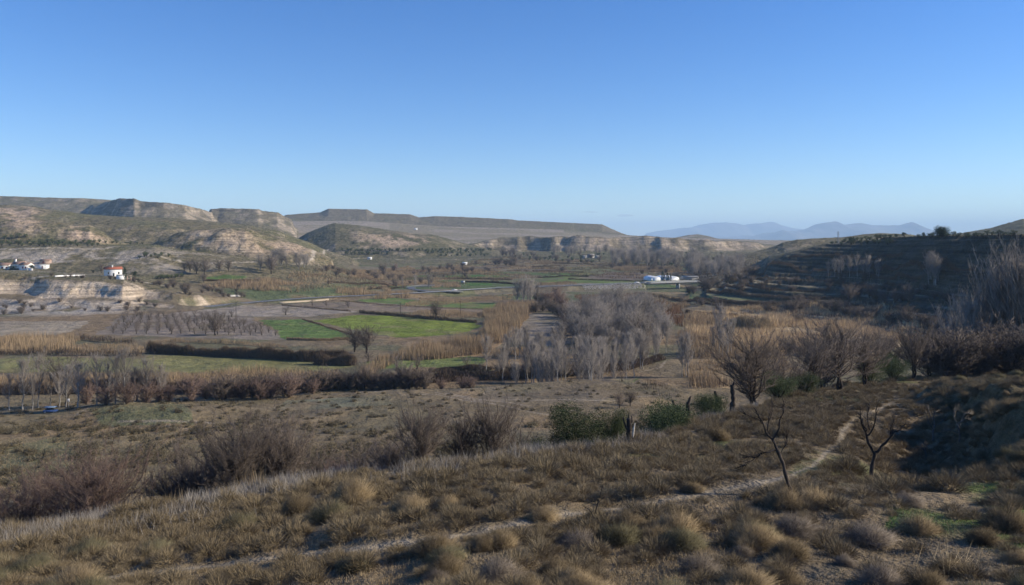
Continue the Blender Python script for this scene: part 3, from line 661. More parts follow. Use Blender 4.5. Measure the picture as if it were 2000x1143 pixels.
def fill(kind, poly, n, s, label, cat='tree', group=None, dmin=228, dmax=6000, sv=.25):
    W_ = [at(a, b, dmin=dmin, dmax=dmax) for a, b in poly]; xs = [w[0] for w in W_]; ys = [w[1] for w in W_]; k = 0; tries = 0
    while k < n and tries < 4000:
        tries += 1
        x = rng.uniform(min(xs), max(xs)); y = rng.uniform(min(ys), max(ys))
        if inpoly(np.array([x]), np.array([y]), W_)[0]:
            plant(kind, (x, y, hz(x, y)), s * rng.uniform(1 - sv, 1 + sv), None, label, cat, group); k += 1
# ---- poplar grove by the river (photo 950-1330, 560-750)
G = 'bare poplars of the river grove'
fill('poplar', [(955, 752), (1110, 747), (1110, 712), (950, 728)], 36, .82, 'slim bare sapling poplar in the low left row of the river grove', 'poplar', 'sapling poplars of the river grove', dmin=205, dmax=330)
fill('poplar', [(1110, 747), (1215, 740), (1300, 690), (1320, 660), (1240, 680), (1110, 712)], 60, .86, 'slender bare poplar with pale trunk in the front of the river grove', 'poplar', G, dmin=205, dmax=330)
fill('greytree', [(1110, 690), (1300, 680), (1320, 650), (1260, 620), (1180, 625), (1105, 650)], 52, .95, 'tall bare grey poplar in the dense middle of the river grove', 'poplar', G, dmin=228)
fill('greytree', [(1105, 655), (1180, 640), (1300, 640), (1270, 605), (1190, 600), (1110, 605)], 40, 1.0, 'many-stemmed bare poplar at the back of the river grove', 'poplar', 'many-stemmed poplars behind the grove', dmin=228)
row('darkbush', [(955, 740), (1060, 738), (1180, 728), (1260, 705)], 20, 1.0, 'low dark thicket under the poplars of the river grove', 'bush', 'thickets under the grove', jit=(8, 3), dmin=215)
row('darkbush', [(1105, 640), (1130, 665), (1170, 690)], 9, 1.5, 'dark thicket on the field edge of the poplar grove', 'bush', 'thickets beside the fallow field')
plant('lilactree', at(1252, 692, dmin=228), 1.9, None, 'broad bare tree with dark trunk at the right end of the poplar grove')
# poplars in the river on the left
G = 'bare poplars along the river on the left'
row('poplar', [(5, 800), (60, 800), (130, 797), (190, 792)], 9, .74, 'pale bare poplar on the river bank at the far left, behind the grassy mound', 'poplar', G, jit=(12, 3), dmin=150, dmax=235)
row('poplar', [(205, 790), (245, 786), (330, 783)], 8, .72, 'pale bare poplar on the river bank between the mound and the long olive-green field', 'poplar', G, jit=(8, 2), dmin=150, dmax=235)
plant('roundtree', at(268, 783, dmin=150, dmax=235), 1.05, None, 'dark rounded bare tree among the pale poplars behind the mound')
plant('lilactree', at(130, 793, dmin=150, dmax=235), 1.3, None, 'tall bare tree with black trunk beside the small blue vehicle')
# trees by the road and in the far floor
row('poplarclump', [(1008, 590), (1052, 592)], 5, 1.35, 'bare grey poplar clump standing in front of the road at mid valley', 'poplar', 'poplars in front of the road', jit=(3, 3))
plant('poplar', at(811, 566, dmin=228), 1.15, None, 'pale-trunked bare poplar at the road junction', 'poplar')
plant('poplarclump', at(838, 563, dmin=228), 1.05, None, 'many-stemmed bare poplar to the right of the road junction', 'poplar')
plant('poplar', at(786, 564, dmin=228), .8, None, 'thin bare tree to the left of the road junction')
fill('greytree', [(507, 528), (535, 533), (598, 530), (600, 520), (505, 515)], 13, 1.25, 'big bare grey poplar in the clump below the rocky hill', 'poplar', 'grey poplars below the rocky hill', dmin=500, dmax=900)
plant('lilactree', at(530, 535, dmin=500), 2.1, None, 'dark-trunked bare tree in front of the grey poplar clump')
for x, y, s in ((371, 532, 1.4), (384, 536, 1.5), (399, 537, 1.9), (428, 531, 1.4), (446, 530, 1.2), (360, 530, 1.0)):
    plant('lilactree', at(x, y, dmin=500), s, None, 'bare tree in the row below the pale rocky hill', group='bare trees below the rocky hill')
plant('lilactree', at(398, 553, dmin=500), 1.0, None, 'small bare tree at the edge of the green field by the cliff end')
for x, y, l in ((504, 552, 'small brown bare tree standing in the tan reeds left of the valley'), (629, 532, 'bare dark tree in the meadow left of the central hill'), (660, 536, 'bare dark leaning tree in the meadow below the central hill'),
                (637, 598, 'spreading bare tree next to the long pale wall'), (680, 601, 'spreading bare tree right of the long pale wall'), (610, 597, 'small bare tree in front of the long pale wall'), (558, 615, 'small pale bush on the fallow field edge')):
    plant('orchard', at(x, y, dmin=228), 1.15, None, l)
plant('roundtree', at(852, 622, dmin=228), 1.25, None, 'dark bare tree at the far edge of the bright green field')
plant('roundtree', at(420, 655, dmin=228), 1.25, None, 'large dark bare tree standing in the bare orchard')
plant('roundtree', at(716, 690, dmin=228), 1.55, None, 'big round bare tree at the near corner of the bright green field')
plant('roundtree', at(693, 688, dmin=228), 1.3, None, 'big bare tree just left of the round tree at the green field corner')
for x, y, s, l in ((719, 708, .9, 'small bare tree with forked dark trunk on the green strip edge'), (774, 724, 1.0, 'leaning bare tree at the left end of the green strip'), (815, 722, 1.0, 'forked bare tree in the middle of the green strip'),
                   (911, 717, .8, 'upright small bare tree at the right of the green strip'), (938, 727, .75, 'bent small bare tree beside the poplar grove')):
    plant('orchard', at(x, y, dmin=228), 1.25 * s, None, l)
# orchard rows
for r_ in range(7):
    y0_ = 651 - r_ * 5.4; xa = 207 + r_ * 6; xb = 548 - r_ * 15
    n = int((xb - xa) / (22 - r_ * 1.3))
    lb = 'bare almond tree in the front row of the orchard' if r_ == 0 else ('bare almond tree in the back rows of the orchard' if r_ > 3 else 'bare almond tree in the middle rows of the orchard')
    row('orchard', [(xa, y0_), (xb, y0_ + 4 - r_ * .4)], n, .92, lb, 'almond tree', 'almond trees of the orchard', jit=(3, .6), dmin=228)
# hedge of trees on the river bed, middle (rust and dark)
row('darkbush', [(400, 783), (470, 775), (560, 770), (660, 760), (740, 755), (830, 748)], 26, 1.3, 'brown thicket bush in the river bed beyond the terrace edge', 'bush', 'thicket bushes along the river bed', jit=(10, 3), dmin=170, dmax=240)
row('redbush', [(160, 790), (330, 783), (500, 778), (560, 775), (650, 762), (840, 748), (940, 742)], 24, 1.2, 'rust-brown bush in the river bed beyond the terrace edge', 'bush', 'rust-brown bushes along the river bed', jit=(14, 3), dmin=160, dmax=240)
plant('lilactree', at(790, 757, dmin=170, dmax=240), .9, None, 'purple-brown bare tree rising from the river bed thicket')
plant('lilactree', at(712, 755, dmin=170, dmax=240), 1.0, None, 'rounded purple-brown tree in the river bed below the green strip')
plant('redbush', at(770, 530, dmin=500), 2.6, None, 'large rust-red bush in the meadow of the far valley', 'bush')
plant('darkbush', at(748, 531, dmin=500), 2.4, None, 'dark purple thicket beside the rust-red bush of the far valley', 'bush')
row('redbush', [(1060, 590), (1095, 600), (1085, 575)], 6, 2.0, 'rust-coloured bush behind the poplar grove beside the fallow field', 'bush', 'rust bushes behind the grove', jit=(5, 5))
row('darkbush', [(1045, 585), (1075, 606), (1100, 625)], 7, 1.7, 'dark thicket at the back of the grey fallow field', 'bush', 'thickets at the back of the fallow field', jit=(4, 3))
# far smoky poplar belts
for poly, n, s, l, g in (([(1195, 520), (1330, 525), (1340, 505), (1200, 500)], 42, 1.35, 'hazy grey poplar in the belt beyond the greenhouse', 'grey poplars beyond the greenhouse'),
                      ([(1340, 540), (1440, 548), (1450, 515), (1345, 505)], 44, 1.35, 'hazy grey poplar in the belt right of the greenhouse', 'grey poplars right of the greenhouse'),
                      ([(1080, 503), (1190, 500), (1190, 492), (1085, 493)], 12, 1.4, 'hazy grey poplar below the far cliff band', 'grey poplars below the cliff band')):
    fill('greytree', poly, int(n * 1.7), s, l, 'poplar', g, dmin=560)
row('lilactree', [(980, 503), (1010, 500)], 5, 1.9, 'rounded grey bare tree at the foot of the far cliffs', 'tree', 'grey trees at the foot of the far cliffs', dmin=560)
row('olive', [(1020, 508), (1060, 506), (1110, 510), (1130, 512)], 9, 1.7, 'dark round tree among the far small fields', 'tree', 'dark trees among the far fields', jit=(8, 3), dmin=560)
plant('evergreen', at(978, 513, dmin=560), 1.2, None, 'dark green tree at the left of the far small fields')
row('darkbush', [(960, 517), (1010, 520), (1000, 513)], 6, 2.2, 'purple-brown thicket among the far small fields', 'bush', 'thickets among the far fields', dmin=560)
row('evergreen', [(1298, 520), (1314, 519)], 3, .95, 'dark evergreen beyond the greenhouse', 'tree', 'dark evergreens beyond the greenhouse', dmin=560)
for x, s, l in ((1294, 1.45, 'tallest of the dark cypresses in front of the greenhouse'), (1298, .95, 'low cypress second from the left in front of the greenhouse'), (1303, 1.25, 'tall pointed cypress in the middle of the greenhouse row'),
                (1306, .8, 'lowest cypress right of the pointed one at the greenhouse'), (1310, .98, 'rightmost cypress in front of the greenhouse')):
    plant('cypress', at(x, 550, dmin=560, dmax=1100), s, None, l, 'cypress', 'cypresses in front of the greenhouse')
# olive groves
OG = 'olive trees on the left terrace'
for y_, xa, xb, n, l in ((476, 2, 285, 24, 'olive tree in the back row above the left farmhouse'), (482, 0, 200, 15, 'olive tree in the front row above the left farmhouse'), (467, 0, 60, 4, 'olive tree on the slope at the far left above the grove')):
    row('olive', [(xa, y_ - 1), (xb, y_ - 2)], n, 1.25, l, 'olive tree', OG, jit=(4, 1.5), dmin=600, dmax=1000)
row('olive', [(270, 503), (330, 500)], 8, 1.2, 'olive tree below the shaded hollow left of the rocky hill', 'olive tree', 'olives by the hollow', jit=(3, 3), dmin=560)
row('olive', [(305, 546), (345, 542), (362, 541)], 10, 1.05, 'green bush in the low hedge right of the red-roofed house', 'bush', 'green hedge bushes right of the red-roofed house', jit=(2, 1), dmin=500)
for y_, xa, xb, n in ((491, 670, 800, 26), (497, 672, 760, 18), (490, 800, 960, 26), (494, 830, 940, 16), (500, 860, 960, 12)):
    row('olive', [(xa, y_), (xb, y_)], n, 1.5, 'dark olive tree of the grove at the foot of the central hill', 'olive tree', 'olives below the central hill', jit=(4, 1), dmin=700, dmax=1700)
row('olive', [(1620, 472), (1680, 470), (1740, 466)], 14, 1.05, 'olive tree on the left part of the right hill crest', 'olive tree', 'olives on the right hill crest', jit=(4, 2), dmin=400, dmax=760)
row('olive', [(1790, 466), (1850, 463), (1990, 460)], 22, .9, 'olive tree on the right part of the right hill crest', 'olive tree', 'olives on the right hill crest', jit=(4, 2), dmin=300, dmax=620)
row('olive', [(1640, 480), (1750, 476)], 9, 1.1, 'olive tree just below the crest of the shaded right hill', 'olive tree', 'olives just below the crest', jit=(5, 2), dmin=400, dmax=760)
p = at(1840, 461.5, dmin=380, dmax=620); plant('pine', (p[0], p[1], p[2] - .6), .95, 0.4, 'broad dark pine standing alone on the right hill crest', 'pine')
for x, s, l in ((1750, .85, 'round dark tree on the skyline left of the pine'), (1767, .7, 'smaller round tree on the skyline between its larger twin and the pine')):
    p = at(x, 463, dmin=480, dmax=700); plant('evergreen', (p[0], p[1], p[2] - .3), s, None, l)
plant('cypress', at(1667, 470.5, dmin=500, dmax=760), .5, None, 'lone small cypress on the right hill skyline', 'cypress')
# near the left house
plant('evergreen', at(62, 528, dmin=500, dmax=760), .85, None, 'round green tree beside the white farmhouse')
plant('cypress', at(244, 547, dmin=500, dmax=700), 1.0, None, 'slim cypress beside the red-roofed house', 'cypress')
plant('evergreen', at(263, 545, dmin=500, dmax=700), .95, None, 'round dark evergreen right of the red-roofed house')
plant('evergreen', at(269, 550, dmin=500, dmax=700), .4, None, 'small dark bush under the round evergreen', 'bush')
plant('evergreen', at(182, 534, dmin=500, dmax=700), .5, None, 'dark bush left of the red-roofed house', 'bush')
plant('lilactree', at(198, 534, dmin=500, dmax=700), .9, None, 'rounded grey bare tree behind the red-roofed house')
# poplars and trees on the shaded hill
row('poplar', [(1612, 541), (1660, 541), (1725, 545)], 12, .95, 'pale bare poplar at the foot of the shaded hill', 'poplar', 'pale poplars at the foot of the shaded hill', jit=(5, 3), dmin=350)
fill('poplar', [(1800, 560), (1835, 560), (1835, 548), (1800, 548)], 8, 1.1, 'pale bare poplar right of centre under the shaded hill', 'poplar', 'poplar clump under the pine', dmin=300)
row('roundtree', [(1650, 592), (1700, 585), (1740, 598), (1780, 590)], 7, 1.3, 'dark bare tree on the terraces of the shaded hill', 'tree', 'dark trees on the terraces', jit=(8, 4), dmin=230)
row('darkbush', [(1345, 575), (1400, 560), (1450, 545), (1480, 540)], 14, 2.0, 'dark thicket where the bridge meets the right slope', 'bush', 'thickets beyond the bridge end', jit=(6, 5), dmin=500)
row('darkbush', [(1500, 610), (1580, 600), (1660, 612), (1740, 625), (1800, 640), (1840, 655)], 26, 1.5, 'dark thicket at the edge of the tan reeds under the terraces', 'bush', 'thickets at the reed edge', jit=(14, 8), dmin=228)
row('poplar', [(1395, 690), (1420, 696), (1435, 690)], 7, 1.15, 'slim grey poplar at the left edge of the tan reed bed', 'poplar', 'slim poplars at the reed bed', jit=(5, 5), dmin=200)
row('poplar', [(1330, 735), (1345, 738)], 3, 1.0, 'slim grey poplar right of the green grass patch', 'poplar', 'slim poplars by the grass patch', dmin=150)
plant('orchard', at(1332, 592, dmin=400), 1.4, None, 'small dark bare tree below the bridge')
for x, y, s in ((1465, 640, 1.6), (1560, 632, 1.1), (1405, 610, 1.3), (1500, 605, 1.4)):
    plant('darkbush', at(x, y, dmin=228), s, None, 'dark bush rising from the tan reeds right of the grove', 'bush', 'bushes in the reed bed')
# big trees at the far edge of the near slope: column, distance, top row
for k_, x, D_, t_, s, l in (('roundtree', 1470, 76, 655, 1.0, 'large twisted bare tree behind the footpath slope, centre right'), ('roundtree', 1530, 90, 690, .9, 'dense bare tree close right of the large twisted one'),
     ('lilactree', 1640, 98, 625, 1.1, 'wide grey bare tree with pale limbs right of the twisted tree'), ('roundtree', 1585, 94, 665, 1.1, 'tangled bare tree between the twisted tree and the grey one'), ('lilactree', 1605, 108, 650, 1.0, 'grey bare tree behind the wide grey one'),
     ('roundtree', 1690, 108, 655, 1.0, 'tangled dark bare tree left of the olive-green bush'), ('roundtree', 1785, 120, 640, .8, 'dark bare tree with upright crooked trunks near the path end'), ('roundtree', 1815, 126, 668, 1.1, 'leaning dark bare tree at the path end'), ('roundtree', 1740, 128, 668, 1.1, 'low dark bare tree behind the crooked trunks')):
    ptop(k_, x, D_, t_, l, wide=s)
for k_, x, D_, t_, s, l in (('greenbush', 1128, 46, 775, .8, 'largest dark green bush at the edge of the near slope'), ('greenbush', 1196, 47, 792, .7, 'green bush beside the black stump'), ('greenbush', 1300, 54, 775, .85, 'rounded green bush right of the black and white stump'),
     ('greenbush', 1388, 62, 762, .95, 'green bush below the bare pollard trunks'), ('greenbush', 1345, 66, 775, 1.1, 'small green bush behind the pollard'), ('greenbush', 1520, 82, 722, 1.3, 'dark green bush right of the twisted bare tree'), ('greenbush', 1572, 88, 725, 1.3, 'green bush at the foot of the grey bare tree'),
     ('greenbush', 1700, 112, 700, 1.3, 'dull green bush among the bare trees by the path end'), ('greenbush', 1745, 116, 688, 1.1, 'olive-green bush under the crooked trunks'), ('greenbush', 1025, 45, 850, 1.1, 'low green bush left of the largest green bush')):
    ptop(k_, x, D_, t_, l, 'bush', wide=s)
for x, D_, t_, s, l in ((455, 41, 838, 1.0, 'dark bare shrubby tree with three trunks, left of centre'), (392, 44, 872, .8, 'bare shrubby tree close left of the three-trunked one'), (520, 43, 832, .9, 'bare shrubby tree with slender trunks right of the three-trunked one'),
     (562, 43, 835, .9, 'fine-twigged bare tree at the right of the left clump'), (615, 45, 890, 1.0, 'low bare shrub tree beside the tall tan shrub'), (340, 45, 912, 1.0, 'low bare shrub at the left of the left clump'),
     (820, 41, 800, 1.05, 'wide dark fan-shaped bare tree in the centre'), (905, 43, 815, .8, 'thin bare tree between the two centre fans'), (965, 43, 792, .85, 'upright fan-shaped bare tree right of centre'), (765, 43, 865, 1.4, 'low dark shrub left of the centre fan'), (1012, 45, 845, 1.0, 'low bare shrub right of the centre fans'),
     (700, 45, 880, 1.8, 'low dark bare shrub behind the tallest tan shrub'), (1060, 47, 862, 1.3, 'low dark bare shrub left of the largest green bush')):
    ptop('fantree', x, D_, t_, l, wide=s)
for x, D_, t_, s, l in ((205, 40, 885, 1.1, 'reddish bare spreading tree at the lower left'), (140, 42, 915, 1.2, 'reddish low bare shrub tree near the left edge'), (50, 41, 935, 1.2, 'reddish bare shrub at the left edge'), (655, 43, 905, 1.3, 'reddish-grey low bare shrub left of the tan shrub')):
    ptop('redfan', x, D_, t_, l, wide=s * .85)
row('roundtree', [(1195, 800), (1245, 790)], 2, .55, 'small brown bare tree behind the green bushes', 'tree', 'small trees behind the green bushes', dmin=60, dmax=200)
plant('orchard', at(485, 830, dmin=80, dmax=200), .7, None, 'tiny lone bare tree on the middle terrace')
plant('orchard', at(1215, 745, dmin=80, dmax=230), .8, None, 'small grey bare tree by the green grass patch')
# tall poplars on the right edge
G = 'tall bare poplars at the right edge'
for x, D_, t_ in ((1850, 150, 625), (1872, 155, 600), (1893, 150, 570), (1915, 158, 590), (1935, 150, 545), (1955, 150, 530), (1975, 148, 495), (1993, 146, 478), (2012, 146, 480), (2035, 146, 470), (1840, 165, 640), (1905, 170, 575), (1965, 170, 520)):
    ptop('poplarclump', x, D_, t_, 'tall bare poplar with grey upright limbs at the right edge', 'poplar', G, wide=.8)
for k_ in range(15): ptop('darkbush', 1835 + k_ * 13, rng.uniform(120, 150), rng.uniform(640, 672) - max(0, k_ - 8) * 3, 'dark thicket under the tall poplars at the right edge', 'bush', 'thickets under the right poplars')

# trees and bushes scattered over the far valley floor
def scatter(kind, poly, n, s, label, cat, group): fill(kind, poly, n, s, label, cat, group, dmin=400, sv=.35)
scatter('roundtree', [(620, 560), (780, 560), (960, 530), (960, 515), (640, 520)], 22, .85, 'small dark bare tree scattered over the fields below the central hill', 'tree', 'small trees below the central hill')
scatter('darkbush', [(600, 565), (780, 562), (960, 532), (960, 512), (620, 518)], 34, 1.2, 'brown bush among the fields below the central hill', 'bush', 'bushes below the central hill')
scatter('lilactree', [(1000, 512), (1200, 515), (1420, 535), (1420, 510), (1200, 500), (1000, 500)], 34, 1.1, 'grey bare tree among the far fields before the cliff band', 'tree', 'grey trees before the cliff band')
scatter('darkbush', [(980, 540), (1250, 545), (1420, 540), (1400, 505), (1000, 503)], 44, 1.5, 'dark bush along the banks of the far fields', 'bush', 'bushes on the far field banks')
scatter('olive', [(960, 505), (1460, 512), (1500, 500), (1400, 496), (1000, 497)], 40, 1.5, 'dark olive tree at the foot of the cliff band', 'olive tree', 'olives at the foot of the cliff band')
scatter('darkbush', [(280, 575), (400, 590), (520, 585), (480, 560), (330, 555)], 26, .95, 'dark bush on the rough ground at the end of the cliff', 'bush', 'bushes at the end of the cliff')
scatter('darkbush', [(0, 615), (190, 612), (330, 604), (300, 590), (0, 596)], 24, .7, 'low dark bush on the rubble below the cliff', 'bush', 'bushes below the cliff')
scatter('darkbush', [(0, 540), (200, 548), (320, 560), (300, 552), (180, 543), (0, 534)], 24, .55, 'small brown bush along the top edge of the cliff', 'bush', 'bushes along the cliff top')
fill('darkbush', [(1350, 600), (1500, 600), (1650, 585), (1850, 600), (1850, 560), (1700, 545), (1500, 540), (1400, 560)], 45, 1.0, 'dark bush on the terrace banks of the right hillside', 'bush', 'bushes on the terrace banks', dmin=300, dmax=640, sv=.35)
fill('roundtree', [(1480, 700), (1800, 690), (1830, 650), (1600, 655)], 16, .9, 'dark bare tree standing in the right part of the golden reeds', 'tree', 'dark trees in the golden reeds', dmin=160, dmax=330)
fill('darkbush', [(1380, 715), (1800, 700), (1830, 655), (1500, 670)], 18, 1.1, 'dark thicket at the near side of the golden reeds', 'bush', 'thickets at the near side of the reeds', dmin=150, dmax=330)

for x_, y_ in ((1046, 610), (1060, 608), (1074, 609), (1088, 612), (1100, 622), (1102, 636), (1100, 652), (1096, 668)):
    plant('darkbush', at(x_, y_, dmin=228), rng.uniform(1.2, 1.7), None, 'dark thicket bordering the small grey fallow field', 'bush', 'thickets bordering the fallow field')
row('poplar', [(985, 700), (1040, 698), (1105, 695)], 14, .8, 'thin bare sapling behind the low left row of the grove', 'poplar', 'saplings behind the low row', jit=(5, 4))
# ------------------------------------------------------------ dead trees and stumps (limbs laid out by hand)
def limbs(name, base, S_, trunk, arms, mt, label, tw=True, rz=0.0, cat='dead tree'):
    e = bpy.data.objects.new(name, None); col.objects.link(e); e.location = base; e.rotation_euler = (0, 0, rz)
    def chain(P, r0, r1, s=7):
        a0, a1, ra, rb = [], [], [], []; n = len(P) - 1; pts = []
        P = np.array(P, float) * S_
        ts = np.linspace(0, n, n * 4 + 1); X = np.stack([np.interp(ts, range(n + 1), P[:, i]) for i in range(3)], 1)
        X[1:-1] += rng.normal(size=X[1:-1].shape) * .012 * S_
        Y = X.copy(); Y[1:-1] = (X[:-2] + X[1:-1] * 2 + X[2:]) / 4
        R = np.linspace(r0, r1, len(Y)) * S_ * (.78 if mt != 'darkbark' or S_ > 2.9 and tw else 1) * (1 + .12 * rng.normal(size=len(Y)))
        a, b = frames(norm(np.gradient(Y, axis=0))); b = norm(np.cross(norm(np.gradient(Y, axis=0)), a))
        th = np.arange(s) * 2 * pi / s
        # keep frames continuous
        for i in range(1, len(a)):
            t_ = norm(np.gradient(Y, axis=0))[i]; a[i] = a[i - 1] - t_ * np.dot(a[i - 1], t_); a[i] /= np.linalg.norm(a[i]) + 1e-9; b[i] = np.cross(t_, a[i])
        V = Y[:, None] + (a[:, None] * np.cos(th)[None, :, None] + b[:, None] * np.sin(th)[None, :, None]) * R[:, None, None]
        V = V.reshape(-1, 3); m = len(Y); F_ = []
        for i in range(m - 1):
            for j in range(s): F_.append((i * s + j, i * s + (j + 1) % s, (i + 1) * s + (j + 1) % s)); F_.append((i * s + j, (i + 1) * s + (j + 1) % s, (i + 1) * s + j))
        for j in range(1, s - 1): F_.append(((m - 1) * s, (m - 1) * s + j, (m - 1) * s + j + 1))
        return V, np.array(F_)
    t = [chain(*c) for c in trunk]; mk('trunk', *join(*t), M[mt], e, smooth=True)
    if arms:
        b = [chain(P, r0, r1, 5) for P, r0, r1 in arms]
        if tw:
            ps, ds, ls = [], [], []
            for P, r0, r1 in arms:
                P = np.array(P, float) * S_
                for k in range(26):
                    t_ = rng.uniform(.3, 1) * (len(P) - 1); i = min(int(t_), len(P) - 2); f = t_ - i
                    ps.append(P[i] * (1 - f) + P[i + 1] * f); ds.append(norm(P[i + 1] - P[i]) + rng.normal(size=3) * .6 + [0, 0, .3]); ls.append(S_ * rng.uniform(.04, .18))
            b.append(spikes(np.array(ps), np.array(ds), np.array(ls), .0035 * S_))
        mk('branches', *join(*b), M[mt], e, smooth=True)
    return tag(e, label, cat)
# near dead tree (photo 1700,950): height about 150 px
limbs('dead_tree', at(1702, 948, dmax=60), 3.45, [([(0, 0, -.1), (.0, 0, .18), (.05, 0, .42)], .036, .028)],
      [([(.04, 0, .4), (-.05, 0, .55), (-.07, .02, .68), (-.13, .02, .85), (-.14, 0, 1.0)], .027, .005), ([(-.06, .01, .63), (.02, -.03, .74), (.04, -.05, .92), (.06, -.04, 1.03)], .016, .004), ([(-.02, .0, .7), (-.04, .04, .86), (0, .05, 1.02)], .011, .003), ([(-.07, 0, .68), (-.12, -.05, .78), (-.18, -.04, .93)], .009, .003),
       ([(.05, 0, .42), (.17, 0, .5), (.25, -.02, .66), (.34, -.02, .71), (.46, 0, .8)], .027, .004), ([(.25, -.02, .66), (.3, .03, .77), (.31, .04, .9)], .013, .003), ([(.24, 0, .64), (.2, -.1, .78), (.24, -.12, .86)], .009, .003)], 'darkbark', 'dead black tree with forked trunk beside the footpath, right of the leaning one')
limbs('dead_tree', at(1552, 968, dmax=60), 3.0, [([(0.0, 0, -.1), (-.06, 0, .15), (-.13, 0, .35), (-.2, 0, .52)], .03, .024)],
      [([(-.19, 0, .5), (-.26, .02, .66), (-.36, .02, .8), (-.45, 0, .98)], .02, .004), ([(-.24, .02, .62), (-.19, -.03, .8), (-.13, -.03, .95), (-.12, 0, 1.05)], .015, .004), ([(-.3, .02, .72), (-.27, .06, .86), (-.22, .08, 1.0)], .01, .003),
       ([(-.19, 0, .5), (-.32, -.03, .5), (-.45, -.03, .44), (-.55, 0, .43)], .013, .003), ([(-.36, .02, .8), (-.44, .05, .86), (-.55, .06, .9)], .008, .002), ([(-.17, 0, .45), (-.08, .05, .56), (-.07, .06, .66)], .008, .002), ([(-.45, -.03, .44), (-.56, -.05, .36), (-.6, -.05, .34)], .006, .002)], 'darkbark', 'slender dead tree leaning left beside the footpath')
limbs('dead_sapling', at(1161, 1022, dmax=60), 1.2, [([(0, 0, -.1), (.02, 0, .3), (.1, 0, .6), (.22, 0, .95)], .016, .006)], [([(.05, 0, .45), (.2, .02, .6), (.26, .02, .62)], .008, .003), ([(0, 0, .1), (-.1, 0, .3), (-.25, 0, .4)], .008, .003)], 'darkbark', 'small dark dead sapling just below the footpath')
limbs('dead_tree', at(1810, 900, dmax=80), 2.6, [([(0, 0, -.1), (-.01, 0, .12), (-.04, 0, .25)], .03, .024)], [([(-.04, 0, .25), (-.15, 0, .35), (-.22, 0, .33)], .014, .004), ([(-.04, 0, .25), (.02, .03, .38), (-.04, .05, .45)], .014, .004), ([(-.02, 0, .15), (-.1, -.03, .3), (-.14, -.03, .42)], .01, .003)], 'deadwood', 'small pale broken dead tree at the edge of the shaded hollow')
limbs('dead_tree', at(1822, 862, dmax=80), 3.4, [([(0, 0, -.1), (.0, 0, .2), (.03, 0, .34)], .028, .022)], [([(.03, 0, .34), (0.0, 0, .5), (.03, .0, .6), (.09, 0, .62)], .018, .006), ([(.01, 0, .25), (-.1, 0, .42), (-.15, 0, .6)], .013, .004), ([(.02, 0, .3), (.25, .03, .45), (.32, .03, .55)], .01, .003), ([(.02, 0, .3), (-.03, .05, .55), (-.06, .08, .7)], .01, .003)], 'deadwood', 'pale dead tree with hooked limb in the shaded hollow')
limbs('dead_tree', at(1875, 870, dmax=80), 3.4, [([(0, 0, -.1), (-.02, 0, .2), (-.05, 0, .4)], .025, .018)], [([(-.05, 0, .4), (.1, 0, .52), (.22, 0, .5), (.3, 0, .35)], .014, .004), ([(-.05, 0, .4), (-.12, 0, .6), (-.05, 0, .72)], .012, .004), ([(-.03, 0, .3), (.12, .05, .62), (.25, .05, .6)], .01, .003), ([(-.03, 0, .25), (-.2, 0, .3), (-.35, 0, .28)], .01, .003)], 'deadwood', 'arching dead tree against the shaded bank')
def stump(px, D_, top, lab, arms, s=1.0):
    x_ = (px - 1000) / F * D_; z_ = hz(x_, D_); h = (D_ * (HOR - top) / F - z_) / 1.05
    return limbs('pollarded_stump', (x_, D_, z_), h, [([(0, 0, -.1), (.0, 0, .3), (.02, 0, .62), (.01, 0, .95)], .10 * s, .075 * s)], arms, 'darkbark', lab, False, cat='tree stump')
st_ = stump(1228, 45, 812, 'black hollow stump with a white patch between the green bushes', [([(0, 0, .5), (-.16, 0, .75), (-.2, 0, 1.0)], .05, .02), ([(.02, 0, .7), (.12, 0, .85), (.1, 0, 1.05)], .05, .02), ([(0, .0, .8), (.02, 0, 1.25)], .04, .01)], 1.1)
wm, nt, b = mat('pale_stripped_wood', .8); b.inputs['Base Color'].default_value = (.6, .57, .5, 1)
nt.links.new(mixc(nt, ramp(nt, noise(nt, 6, 3, N(nt, 'ShaderNodeTexCoord').outputs['Object']), .4, .6), (.62, .58, .5, 1), (.42, .38, .32, 1)), b.inputs['Base Color'])
v, f = tubes([(.2, -.2, .45), (.24, -.2, .9)], [(.24, -.2, .9), (.33, -.16, 1.25)], [.05, .07], [.07, .02], 6)
mk('stripped_wood', v, f, wm, st_, smooth=True)
stump(1343, 57, 778, 'black pollard with one arm hooked to the left', [([(0, 0, .55), (-.2, 0, .78), (-.32, 0, .85), (-.36, 0, 1.0)], .06, .03), ([(0, 0, .9), (.08, 0, 1.1)], .05, .02)], .75)
stump(1401, 66, 768, 'short thick black pollard between two others', [([(0, 0, .9), (-.06, 0, 1.1)], .06, .03)], 1.2)
stump(1430, 68, 745, 'tall straight black pollard trunk beside the twisted tree', [([(0, 0, .9), (.06, 0, 1.05)], .05, .02)], .75)

